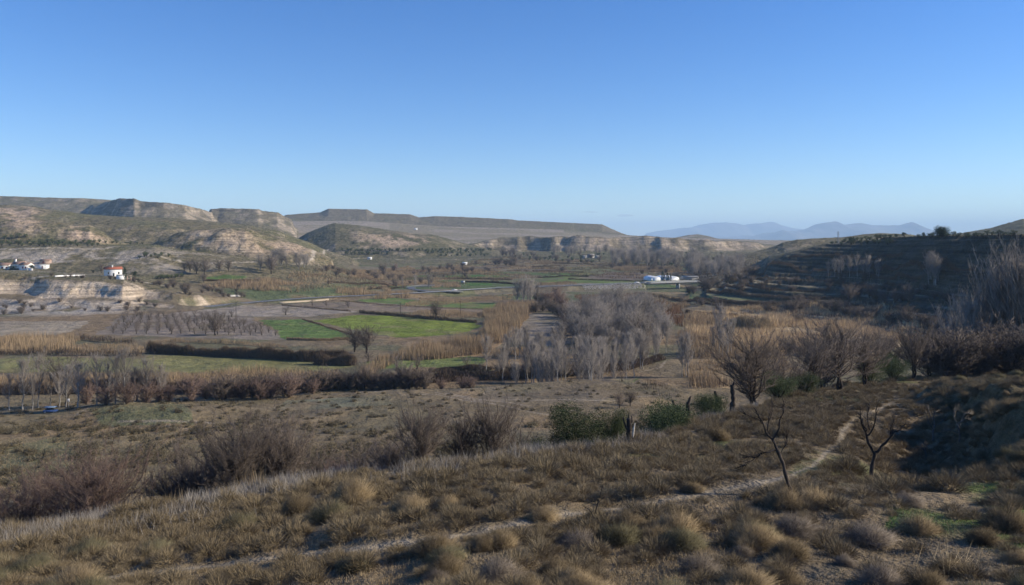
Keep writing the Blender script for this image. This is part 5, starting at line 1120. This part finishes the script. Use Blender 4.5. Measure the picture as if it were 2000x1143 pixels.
carw = pmat('white_car_paint', (.8, .8, .8), (.74, .74, .74), 1, .3); carb = pmat('blue_car_paint', (.08, .14, .3), (.06, .11, .25), 1, .3); glass = pmat('dark_car_glass', (.02, .025, .03), (.03, .035, .04), 1, .1); tyre = pmat('tyre_rubber', (.02, .02, .02), (.03, .03, .03), 4); bluel = pmat('pale_blue_panel', (.35, .48, .6), (.3, .42, .55), 1, .4)
linem = pmat('white_road_paint', (.75, .75, .72), (.62, .62, .6), 1.5, .7); pinkm = pmat('pinkish_masonry', (.46, .34, .27), (.36, .26, .2), .8)
BX = np.array([(0, 3, 2, 1), (4, 5, 6, 7), (0, 1, 5, 4), (1, 2, 6, 5), (2, 3, 7, 6), (3, 0, 4, 7)])
def box(x0, x1, y0, y1, z0, z1): return np.array([(x0, y0, z0), (x1, y0, z0), (x1, y1, z0), (x0, y1, z0), (x0, y0, z1), (x1, y0, z1), (x1, y1, z1), (x0, y1, z1)], float), BX.copy()
def root(name, p, rz, label, cat, group=None):
    e = bpy.data.objects.new(name, None); col.objects.link(e); e.location = p; e.rotation_euler = (0, 0, rz); return tag(e, label, cat, group)
def gable(x0, x1, y0, y1, z, rise, ov=.35, th=.22, axis='x'):
    if axis == 'x':
        ym = (y0 + y1) / 2; o = []
        P = [(x0 - ov, y0 - ov, z - .1), (x1 + ov, y0 - ov, z - .1), (x1 + ov, ym, z + rise), (x0 - ov, ym, z + rise), (x0 - ov, y1 + ov, z - .1), (x1 + ov, y1 + ov, z - .1)]
    else:
        xm = (x0 + x1) / 2
        P = [(x0 - ov, y1 + ov, z - .1), (x0 - ov, y0 - ov, z - .1), (xm, y0 - ov, z + rise), (xm, y1 + ov, z + rise), (x1 + ov, y1 + ov, z - .1), (x1 + ov, y0 - ov, z - .1)]
    P = np.array(P, float); Q = P + [0, 0, th]; V = np.concatenate([P, Q])
    return V, np.array([(6, 7, 8, 9), (9, 8, 11, 10), (3, 2, 1, 0), (4, 5, 2, 3), (0, 1, 7, 6), (5, 4, 10, 11), (1, 2, 8, 7), (2, 5, 11, 8), (3, 0, 6, 9), (4, 3, 9, 10)])
def gwall(x0, x1, y0, y1, h, rise):   # walls with gable ends at x0 and x1
    ym = (y0 + y1) / 2
    V = np.array([(x0, y0, -2), (x1, y0, -2), (x1, y1, -2), (x0, y1, -2), (x0, y0, h), (x1, y0, h), (x1, y1, h), (x0, y1, h), (x0, ym, h + rise), (x1, ym, h + rise)], float)
    return V, np.array([(0, 1, 5), (0, 5, 4), (2, 3, 7), (2, 7, 6), (1, 2, 6), (1, 6, 5), (3, 0, 4), (3, 4, 7), (5, 6, 9), (7, 4, 8)])
# left farmhouse: three white volumes, pulled together
p = at(24, 527, dmin=520, dmax=720)
k = p[1] / F      # metres per photo pixel there
fh = root('farmhouse', p, -.12, 'white farmhouse with brown roofs and red shutters at the left edge', 'farmhouse')
mk('wall', *gwall(-26 * k * 1.0 - 4, -7 * k, 0, 7, 2.8, 1.5), wallm, fh); mk('roof', *gable(-26 * k - 4, -7 * k, 0, 7, 2.85, 1.5), roof2, fh)
mk('wall', *gwall(-7.2 * k, 14 * k, 2.5, 10, 3.6, 1.7), wallm, fh); mk('roof', *gable(-7.2 * k, 14 * k, 2.5, 10, 3.65, 1.7), roof2, fh)
w2 = join(*[(v, np.concatenate([f[:, [0, 1, 2]], f[:, [0, 2, 3]]])) if f.shape[1] == 4 else (v, f) for v, f in [box(14.2 * k, 30 * k, -1, 6, -2, 4.0)]])
mk('wall', *gwall(14.2 * k, 30 * k, -1, 6, 3.2, 1.4), wallm, fh); mk('roof', *gable(14.2 * k, 30 * k, -1, 6, 3.25, 1.4), roof2, fh)
c = mk('chimney', *box(-5 * k, -2.6 * k, 5, 6, 4, 6.9), wallm, fh); mk('chimney_cap', *box(-5.3 * k, -2.3 * k, 4.8, 6.2, 6.91, 7.1), roofm, c)
mk('awning', *box(-7 * k, 5 * k, -.8, 2.4, 2.2, 2.35), greenm, fh); mk('door', *box(-4 * k, -1 * k, 2.42, 2.49, 0, 2.1), greenm, fh)
for a in (-20, -12): wn_ = mk('window', *box(a * k, (a + 3) * k, -.08, -.01, .9, 2.0), doorm, fh); mk('sill', *box((a - .3) * k, (a + 3.3) * k, -.2, -.01, .78, .88), concm, wn_)
for a in (20, 25): wn_ = mk('window', *box(a * k, (a + 2.4) * k, -1.08, -1.01, 1.0, 2.2), doorm, fh); mk('sill', *box((a - .3) * k, (a + 2.7) * k, -1.2, -1.01, .88, .98), concm, wn_)
mk('window', *box(9 * k, 11.5 * k, 2.42, 2.49, 1.2, 2.3), darkm, fh)
fh.scale = (1.15, 1.15, 1.3)
mk('garden_wall', *box(32 * k, 40 * k, -1.5, -1.1, -1.5, 1.3), wallm, fh)
p = at(79, 525, dmin=520, dmax=720)
o = root('shed', p, -.1, 'small plain white shed right of the round tree by the farmhouse', 'shed'); mk('wall', *box(-4.6, 4.2, 0, 4, -1.5, 2.6), wallm, o); mk('roof', *box(-4.9, 4.5, -.3, 4.3, 2.62, 2.85), wallm, o); mk('door', *box(1, 1.9, -.06, -.01, 0, 2), doorm, o)
p = at(80, 519, dmin=520, dmax=740)
o = root('farm_building', (p[0], p[1] + 5, p[2]), .1, 'small pinkish masonry barn behind the white shed', 'barn'); mk('wall', *gwall(-4, 4, 0, 5, 4.2, 1.0), pinkm, o); mk('roof', *gable(-4, 4, 0, 5, 4.25, 1.0), roof2, o); mk('window', *box(-1.5, -.4, -.06, -.01, 2, 3.6), doorm, o)
# red-roofed house
p = at(222, 540, dmin=520, dmax=700)
o = root('house', p, .55, 'small white house with a terracotta roof above the cliff', 'house')
mk('wall', *gwall(-5.2, 5, 0, 6, 4.4, 1.3), wallm, o); mk('roof', *gable(-5.2, 5, 0, 6, 4.45, 1.3), roofm, o)
c = mk('chimney', *box(-1, -.2, 2.2, 3, 5, 6.9), wallm, o); mk('chimney_cap', *box(-1.1, -.1, 2.1, 3.1, 6.91, 7.05), concm, c)
mk('door', *box(-.5, .5, -.06, -.01, 0, 2.1), darkm, o)
for a in (-3.4, 2.6): w_ = mk('window', *box(a, a + .9, -.06, -.01, 1.6, 2.8), darkm, o); mk('sill', *box(a - .1, a + 1, -.15, -.01, 1.5, 1.59), concm, w_)
p = at(235, 546, dmin=520, dmax=700); o = root('outbuilding', p, .3, 'low white outbuilding in front of the red-roofed house', 'outbuilding')
mk('wall', *box(-2.3, 2.3, 0, 3, -1.5, 2.6), wallm, o); mk('roof', *box(-2.5, 2.5, -.2, 3.2, 2.62, 2.8), concm, o)
p = at(252, 548, dmin=520, dmax=700); o = root('garden_gate', p, .3, 'pinkish arched garden gate right of the slim cypress', 'gate')
mk('post', *box(-1.6, -.9, 0, .7, -1, 3.2), pinkm, o); mk('post', *box(.9, 1.5, 0, .7, -1, 2.6), pinkm, o); mk('lintel', *box(-1.7, 1.6, -.05, .75, 3.22, 3.6), pinkm, o)
[setattr(q_, 'scale', (1.15, 1.15, 1.2)) for q_ in col.objects if q_.name in ('house', 'outbuilding', 'shed')]
# long pale wall, low white walls, cottages far off
def bar(name, a, b_, w, h, m, label, cat, dmin=228, zb=-.8, dmax=1500):
    A, B = at(*a, dmin=dmin, dmax=dmax), at(*b_, dmin=dmin, dmax=dmax); L = math.hypot(B[0] - A[0], B[1] - A[1]); n = max(2, int(L / 6)); V, F_ = [], []
    t = np.linspace(0, 1, n + 1); X = A[0] + (B[0] - A[0]) * t; Y = A[1] + (B[1] - A[1]) * t; Z = hz(X, Y); nx, ny = -(B[1] - A[1]) / L * w / 2, (B[0] - A[0]) / L * w / 2
    V = np.concatenate([np.stack([X + s * nx, Y + s * ny, Z + e], 1) for s, e in ((-1, zb), (1, zb), (1, h), (-1, h))]); m_ = n + 1; F_ = []
    for i in range(n):
        for j in range(4): j2 = (j + 1) % 4; F_.append((j * m_ + i, j * m_ + i + 1, j2 * m_ + i + 1, j2 * m_ + i))
    F_ += [(0, m_, 2 * m_, 3 * m_), (n, 3 * m_ + n, 2 * m_ + n, m_ + n)]
    return tag(mk(name, V, np.array(F_), m), label, cat)
bar('low_wall', (546, 593), (642, 586.5), .5, 1.2, creamm, 'long cream wall sunlit beside the road', 'wall')
bar('low_wall', (108, 541), (165, 539), .4, .9, wallm, 'low white wall on the cliff top left of the red-roofed house', 'wall', 500)
bar('retaining_wall', (450, 580), (475, 579), .6, 1.4, concm, 'short pale retaining wall at the end of the cliff', 'wall', 400)
def cottage(px, py, w, d_, h, label, m=wallm, r=roof2, dmin=560, name='cottage', rz=.2, dmax=3000):
    p = at(px, py, dmin=dmin, dmax=dmax); o = root(name, p, rz, label, 'cottage')
    mk('wall', *gwall(-w / 2, w / 2, 0, d_, h, h * .3), m, o); mk('roof', *gable(-w / 2, w / 2, 0, d_, h + .05, h * .3, .3), r, o); mk('door', *box(-.6, .6, -.08, -.01, 0, min(2.1, h * .8)), darkm, o); return o
cottage(722, 507, 7.5, 5, 2.8, 'small white cottage at the foot of the central hill', r=wallm); cottage(812, 449, 10, 6, 3.6, 'tiny white farmhouse out on the pale plain', r=wallm, dmin=1700); cottage(908, 518, 7, 5, 3.2, 'small white hut among the far brush', r=wallm)
cottage(1155, 504, 11, 7, 5, 'grey ruined farm building beyond the far fields', m=stonem, r=stonem); cottage(1167, 505, 7, 5, 3.5, 'low broken building right of the ruined farm', m=stonem, r=stonem); cottage(1142, 505, 8, 5, 3.6, 'low roofless building left of the ruined farm', m=stonem, r=stonem)
cottage(1350, 547, 18, 9, 3.2, 'long low grey shed right of the greenhouse', m=stonem, r=stonem, dmax=1000)
# greenhouse: two arched plastic tunnels
p0 = at(1268, 548.5, dmin=600, dmax=1100); k = p0[1] / F
gh = root('greenhouse', (p0[0], p0[1], p0[2]), .12, 'white plastic-covered greenhouse tunnels with dark cypresses in front', 'greenhouse')
def tunnel(x0, x1, y0, y1, h):
    n = 14; xm = (x0 + x1) / 2; V = []
    for y in (y0, y1):
        for i in range(n + 1):
            a = pi * i / n; V.append((xm - cos(a) * (x1 - x0) / 2, y, max(0, sin(a)) ** .45 * h - (0.5 if i in (0, n) else 0)))
    F_ = [(i, i + 1, n + 2 + i) for i in range(n)] + [(i, n + 2 + i, n + 1 + i) for i in range(n)] + [(0, i + 1, i) for i in range(1, n)] + [(n + 1, n + 1 + i, n + 2 + i) for i in range(1, n)]
    return np.array(V), np.array(F_)
for a, b_ in ((0, 23), (23.1, 61)):
    t_ = mk('tunnel', *tunnel(a * k, b_ * k, 0, 22, (8.5 if a == 0 else 9) * k), plast, gh)
    mk('end_door', *box((a * .8 + b_ * .2) * k - 1, (a * .8 + b_ * .2) * k + 1, -.08, -.02, 0, 2.2), plast, t_)
# road: carriageway ribbon with painted lines and guard rails
RX = np.array(ROADW); seg = np.concatenate([[0], np.cumsum(np.hypot(*np.diff(RX[:, :2], axis=0).T))])
ts = np.arange(0, seg[-1], 6.0); RC = np.stack([np.interp(ts, seg, RX[:, i]) for i in range(3)], 1)
for _ in range(3): RC[1:-1] = (RC[:-2] + 2 * RC[1:-1] + RC[2:]) / 4
tg = norm(np.gradient(RC[:, :2], axis=0)); nr_ = np.stack([-tg[:, 1], tg[:, 0]], 1)
def ribbon(name, C_, n_, o0, o1, dz, m, **kw):
    a = np.concatenate([C_[:, :2] + n_ * o0, C_[:, 2:] + dz], 1); b_ = np.concatenate([C_[:, :2] + n_ * o1, C_[:, 2:] + dz], 1); k_ = len(C_)
    return mk(name, np.concatenate([a, b_]), np.array([(i + 1, i, k_ + i, k_ + i + 1) for i in range(k_ - 1)]), m, kw.get('parent'))
road = ribbon('road', RC, nr_, -4.2, 4.2, .02, asph); tag(road, kind='structure')
for o_ in (-3.7, -.1, 3.5): tag(ribbon('road_marking', RC, nr_, o_, o_ + .2, .03, linem), kind='structure')
def rail(name, C_, n_, off, label, group='guard rails of the road', post=3):
    q = np.concatenate([C_[:, :2] + n_ * off, C_[:, 2:]], 1); e = root(name, tuple(q[0]), 0, label, 'guard rail', group); q = q - q[0]
    k_ = len(q); V = np.concatenate([q + [0, 0, .5], q + [0, 0, .78]]); f1 = np.array([(i, i + 1, k_ + i + 1, k_ + i) for i in range(k_ - 1)])
    V2 = V + np.concatenate([np.concatenate([n_ * .08, np.zeros((k_, 1))], 1)] * 2)
    f = np.concatenate([f1, f1[:, ::-1] + 2 * k_, np.array([(k_ + i, k_ + i + 1, 3 * k_ + i + 1, 3 * k_ + i) for i in range(k_ - 1)]), np.array([(2 * k_ + i, 2 * k_ + i + 1, i + 1, i) for i in range(k_ - 1)])])
    mk('rail', np.concatenate([V, V2]), f, steelm, e)
    for i in range(0, k_, 4):
        v, f = box(-.07, .07, -.07, .07, -.4, .5); mk('post', v + q[i] + [n_[i, 0] * .2, n_[i, 1] * .2, 0], f, steelm, e)
ib = int(np.argmin(np.abs(RC[:, 0] - BR0[0]))); ie = int(np.argmin(np.abs(RC[:, 0] - BR1[0])))
i0 = int(np.argmin(np.abs(RC[:, 0] - unp(760, 573, -43)[0])))
rail('guard_rail', RC[i0:ib], nr_[i0:ib], -4.9, 'long pale guard rail on the near side of the road'); rail('guard_rail', RC[i0 + 18:ib], nr_[i0 + 18:ib], 4.9, 'pale guard rail on the far side of the road')
# slip road of the junction
J_ = np.array([at(900, 571.5, dmin=400), at(860, 572, dmin=400), at(822, 568, dmin=400), at(801, 564.5, dmin=400), at(803, 561, dmin=400), at(830, 559.5, dmin=400), at(870, 559, dmin=400)])
sg = np.concatenate([[0], np.cumsum(np.hypot(*np.diff(J_[:, :2], axis=0).T))]); tj = np.arange(0, sg[-1], 3.0); JC = np.stack([np.interp(tj, sg, J_[:, i]) for i in range(3)], 1)
for _ in range(12): JC[1:-1] = (JC[:-2] + 2 * JC[1:-1] + JC[2:]) / 4
JC[:, 2] = np.maximum(hz(JC[:, 0], JC[:, 1]) + .25, JC[:, 2] + .2); tj_ = norm(np.gradient(JC[:, :2], axis=0)); nj = np.stack([-tj_[:, 1], tj_[:, 0]], 1)
tag(ribbon('slip_road', JC, nj, -3.2, 3.2, .1, asph), kind='structure'); rail('guard_rail', JC, nj, 3.7, 'curved pale guard rail round the slip road')
# bridge
BC = RC[ib:ie + 1]; bn = nr_[ib:ie + 1]; br = root('road_bridge', tuple(BC[0]), 0, 'long low concrete road bridge with steel parapets', 'bridge'); B0 = BC[0]; BCl = BC - B0; nb_ = len(BCl)
def slab(name, o0, o1, z0, z1, m, par):
    L4 = [np.concatenate([BCl[:, :2] + bn * o, BCl[:, 2:] + z], 1) for o, z in ((o0, z0), (o1, z0), (o1, z1), (o0, z1))]; V = np.concatenate(L4); F_ = []
    for i in range(nb_ - 1):
        for j in range(4): j2 = (j + 1) % 4; F_.append((j * nb_ + i, j * nb_ + i + 1, j2 * nb_ + i + 1, j2 * nb_ + i))
    F_ += [(0, nb_, 2 * nb_, 3 * nb_), (nb_ - 1, 4 * nb_ - 1, 3 * nb_ - 1, 2 * nb_ - 1)]
    return mk(name, V, np.array(F_), m, par)
slab('deck', -5.2, 5.2, -.5, -.02, concm, br); slab('girder', -3.9, -3.0, -1.7, -.52, concm, br); slab('girder', 3.0, 3.9, -1.7, -.52, concm, br)
for o_ in (-5.1, 4.9):
    pr = slab('parapet', o_, o_ + .15, .5, .95, steelm, br); slab('parapet_base', o_ - .02, o_ + .22, -.01, .28, steelm, pr)
for f_ in (.02, .52, .98):
    i = int(f_ * (nb_ - 1)); q = BCl[i]; v, f = box(-1.0, 1.0, -4.6, 4.6, -7.5, -1.72); mk('pier', v + q, f, concm, br)
# rubble slope at the left bridge abutment
def rubble():
    n = 900; t = rng.random(n); i = (ib - 1 - t * 10).astype(int); c = RC[i] + (RC[i + 1] - RC[i]) * rng.random((n, 1)); off = -rng.uniform(5.3, 12, n)
    P = np.concatenate([c[:, :2] + nr_[i] * off[:, None], (c[:, 2] - .3 - (-off - 5.3) * .62)[:, None]], 1); s = rng.uniform(.35, .9, n)
    o8 = np.array([(1, 0, 0), (0, 1, 0), (-1, 0, 0), (0, -1, 0), (0, 0, .8), (0, 0, -.8)]); V = (P[:, None] + o8[None] * s[:, None, None] * rng.uniform(.6, 1.2, (n, 6, 1))).reshape(-1, 3); k_ = np.arange(n)[:, None] * 6
    return V, np.concatenate([k_ + [a, (a + 1) % 4, 4] for a in range(4)] + [k_ + [(a + 1) % 4, a, 5] for a in range(4)])
tag(mk('rubble_embankment', *rubble(), stonem), 'pale rubble stones on the bank left of the bridge', 'rubble', kind='stuff')
# cars
def car(p, rz, paint, label, s=1.0, name='parked_car'):
    e = root(name, p, rz, label, 'car'); e.scale = (s, s, s)
    prof = [(-2.1, .35), (-2.1, .85), (-1.9, .95), (-1.5, 1.0), (1.1, .98), (1.9, .85), (2.1, .7), (2.1, .35)]; cab = [(-1.6, .99), (-1.2, 1.45), (.3, 1.48), (1.05, .97)]
    def ext(P, w0, w1):
        n = len(P); V = [(x, -w0, z) for x, z in P] + [(x, w0, z) for x, z in P]
        if w1: V = [(x, s_ * (w0 if z < 1.1 else w1), z) for s_ in (-1, 1) for x, z in P]
        F_ = [(i, (i + 1) % n, n + (i + 1) % n) for i in range(n)] + [(i, n + (i + 1) % n, n + i) for i in range(n)] + [(0, i + 1, i) for i in range(1, n - 1)] + [(n, n + i, n + i + 1) for i in range(1, n - 1)]
        return np.array(V, float), np.array(F_)
    mk('body', *ext(prof, .86, 0), paint, e); mk('cabin', *ext(cab, .8, .62), glass, e); mk('roof', *box(-1.15, .25, -.6, .6, 1.481, 1.53), paint, e)
    for x in (-1.35, 1.35):
        for y in (-.8, .8):
            v, f = tubes([(x, y - .1, .33)], [(x, y + .1, .33)], [.33], [.33], 14); w_ = mk('wheel', v, f, tyre, e)
            v2 = np.array([(x + .3 * cos(a), y + (.11 if y > 0 else -.11), .33 + .3 * sin(a)) for a in np.arange(10) * .628]); mk('rim', v2, np.array([(0, i, i + 1) for i in range(1, 9)]), steelm, w_)
    return e
def onroad(px, off):
    i = int(np.argmin(np.abs(RC[:, 0] / RC[:, 1] - (px - 1000) / F))); q = RC[i]; return (q[0] + nr_[i, 0] * off, q[1] + nr_[i, 1] * off, q[2] + .04), math.atan2(tg[i, 1], tg[i, 0])
p, a = onroad(884, -2); car(p, a, carw, 'white car driving on the road right of the junction', 1.05, 'car')
p, a = onroad(1251, 2); car(p, a, carw, 'white car on the road just before the bridge', 1.05, 'car')
p = at(99, 806, dmin=120, dmax=185); vh = car(p, .1, carb, 'small blue vehicle with a flat pale roof at the river bank', .62, 'small_vehicle')
mk('flat_roof', *box(-1.7, 1.7, -.9, .9, 1.85, 1.98), bluel, vh)
p = at(134, 797, dmin=120, dmax=185); o = root('sign_post', p, 0, 'small white sign on a thin post near the blue vehicle', 'sign')
v, f = tubes([(0, 0, -.3)], [(0, 0, 2.0)], [.04], [.04], 6); mk('post', v, f, steelm, o); mk('panel', *box(-.22, .22, -.06, -.045, 1.3, 1.95), wallm, o)
# poles
def pole(px, py, h, label, arms=1, dmin=228, dmax=1500, name='utility_pole', r=.16, m=None):
    p = at(px, py, dmin=dmin, dmax=dmax); o = root(name, p, .4, label, 'pole' if name != 'pylon' else 'pylon')
    v, f = tubes([(0, 0, -.5)], [(0, 0, h)], [r], [r * .6], 7); mk('mast', v, f, m or M['darkbark'], o)
    for a in range(arms): mk('crossarm', *box(-1.0, 1.0, -.07, .07, h - .5 - a * 1.1, h - .36 - a * 1.1), m or M['darkbark'], o)
pole(461, 619, 9, 'wooden utility pole behind the orchard'); pole(899, 617, 9, 'thin pole in front of the road, right of the dark bare tree'); pole(982, 590, 6, 'short pole beside the road poplars'); pole(782, 617, 8, 'thin pole left of the dark bare tree')
p = at(1637, 476, dmin=500, dmax=740); o = root('pylon', (p[0], p[1], p[2] - .5), .3, 'lattice power pylon on the right hill skyline', 'pylon'); hP = 11; a0, a1, r0_, r1_ = [], [], [], []
for sx, sy in ((-1, -1), (1, -1), (1, 1), (-1, 1)): a0.append((sx * .8, sy * .8, 0)); a1.append((sx * .15, sy * .15, hP))
for k_ in range(8):
    z0_, z1_ = k_ * hP / 8, (k_ + 1) * hP / 8; w0, w1 = .8 - .65 * z0_ / hP, .8 - .65 * z1_ / hP
    for (ax, ay), (bx_, by_) in (((-1, -1), (1, -1)), ((1, -1), (1, 1)), ((1, 1), (-1, 1)), ((-1, 1), (-1, -1))): a0.append((ax * w0, ay * w0, z0_)); a1.append((bx_ * w1, by_ * w1, z1_))
v, f = tubes(a0, a1, [.07] * len(a0), [.07] * len(a0), 4); mk('lattice_mast', v, f, steelm, o)
for z_ in (hP - 1, hP - 2.4): v, f = tubes([(-1.6, 0, z_)], [(1.6, 0, z_)], [.08], [.08], 4); mk('crossarm', v, f, steelm, o)
# road sign gantry
p = at(904, 561.5, dmin=400, dmax=900); o = root('road_sign', p, 0, 'grey road sign on two posts behind the road', 'road sign')
for x in (-1.3, 1.3): v, f = box(x - .1, x + .1, -.1, .1, -.5, 6.2); mk('post', v, f, steelm, o)
mk('panel', *box(-1.8, 1.8, -.2, -.12, 3.6, 6.4), steelm, o)
# small clouds low over the far mountains, outside the haze
def cloud(px, py, w, h, label, dens_):
    D = 42000.; p = ((px - 1000) / F * D, D, (HOR - py) / F * D); V, Fq = [], []; o = 0; vs = []
    n = 26; mm_ = 18
    for i in range(n + 1):
        for j in range(mm_):
            a = pi * i / n; b_ = 2 * pi * j / mm_; d = np.array([cos(a), sin(a) * cos(b_), sin(a) * sin(b_)]); vs.append(d)
    d = np.array(vs); lump = 1 + .45 * (fbm(d[:, 0] * 3 + px, d[:, 2] * 3 + d[:, 1] * 2, .6, 3, 7) - .5)
    V = d * lump[:, None] * [w, w * .6, h]; F_ = [(i * mm_ + j, i * mm_ + (j + 1) % mm_, (i + 1) * mm_ + (j + 1) % mm_, (i + 1) * mm_ + j) for i in range(n) for j in range(mm_)]
    m_ = bpy.data.materials.new('cloud_vapour'); m_.use_nodes = True; nt = m_.node_tree; nt.nodes.clear()
    oo = nt.nodes.new('ShaderNodeOutputMaterial'); tr_ = nt.nodes.new('ShaderNodeBsdfTransparent'); df_ = nt.nodes.new('ShaderNodeBsdfTranslucent'); d2_ = nt.nodes.new('ShaderNodeBsdfDiffuse'); mx = nt.nodes.new('ShaderNodeMixShader'); m2_ = nt.nodes.new('ShaderNodeMixShader')
    df_.inputs[0].default_value = d2_.inputs[0].default_value = (.95, .92, .95, 1); m2_.inputs[0].default_value = .5
    lw = nt.nodes.new('ShaderNodeLayerWeight'); lw.inputs[0].default_value = .3
    nt.links.new(ramp(nt, lw.outputs['Facing'], 0.0, .8, dens_, 0.0), mx.inputs[0])
    nt.links.new(df_.outputs[0], m2_.inputs[1]); nt.links.new(d2_.outputs[0], m2_.inputs[2]); nt.links.new(tr_.outputs[0], mx.inputs[1]); nt.links.new(m2_.outputs[0], mx.inputs[2]); nt.links.new(mx.outputs[0], oo.inputs['Surface'])
    c = mk('cloud', V, np.array(F_)[:, ::-1], m_); c.location = p; return tag(c, label, 'cloud')
cloud(1152, 414, 420, 60, 'faint small cloud low in the sky, the left one of two', .14); cloud(1220, 421, 420, 90, 'faint small cloud low in the sky, the right and brighter of two', .25)
# ------------------------------------------------------------ haze
hm_ = bpy.data.materials.new('haze_air'); hm_.use_nodes = True; nt = hm_.node_tree; nt.nodes.clear()
ho = nt.nodes.new('ShaderNodeOutputMaterial'); pv = nt.nodes.new('ShaderNodeVolumePrincipled')
pv.inputs['Color'].default_value = HAZE_COL; pv.inputs['Density'].default_value = HAZE_D; pv.inputs['Anisotropy'].default_value = 0.0
nt.links.new(pv.outputs[0], ho.inputs['Volume'])
x0, x1, y0, y1, z0, z1 = -36000., 36000., -400., 34000., float(GH.min()) - 60., 720.
hv = np.array([(x, y, z) for z in (z0, z1) for y in (y0, y1) for x in (x0, x1)])
hf = np.array([(0, 2, 3, 1), (4, 5, 7, 6), (0, 1, 5, 4), (2, 6, 7, 3), (0, 4, 6, 2), (1, 3, 7, 5)])
tag(mk('haze', hv, hf, hm_), kind='stuff')
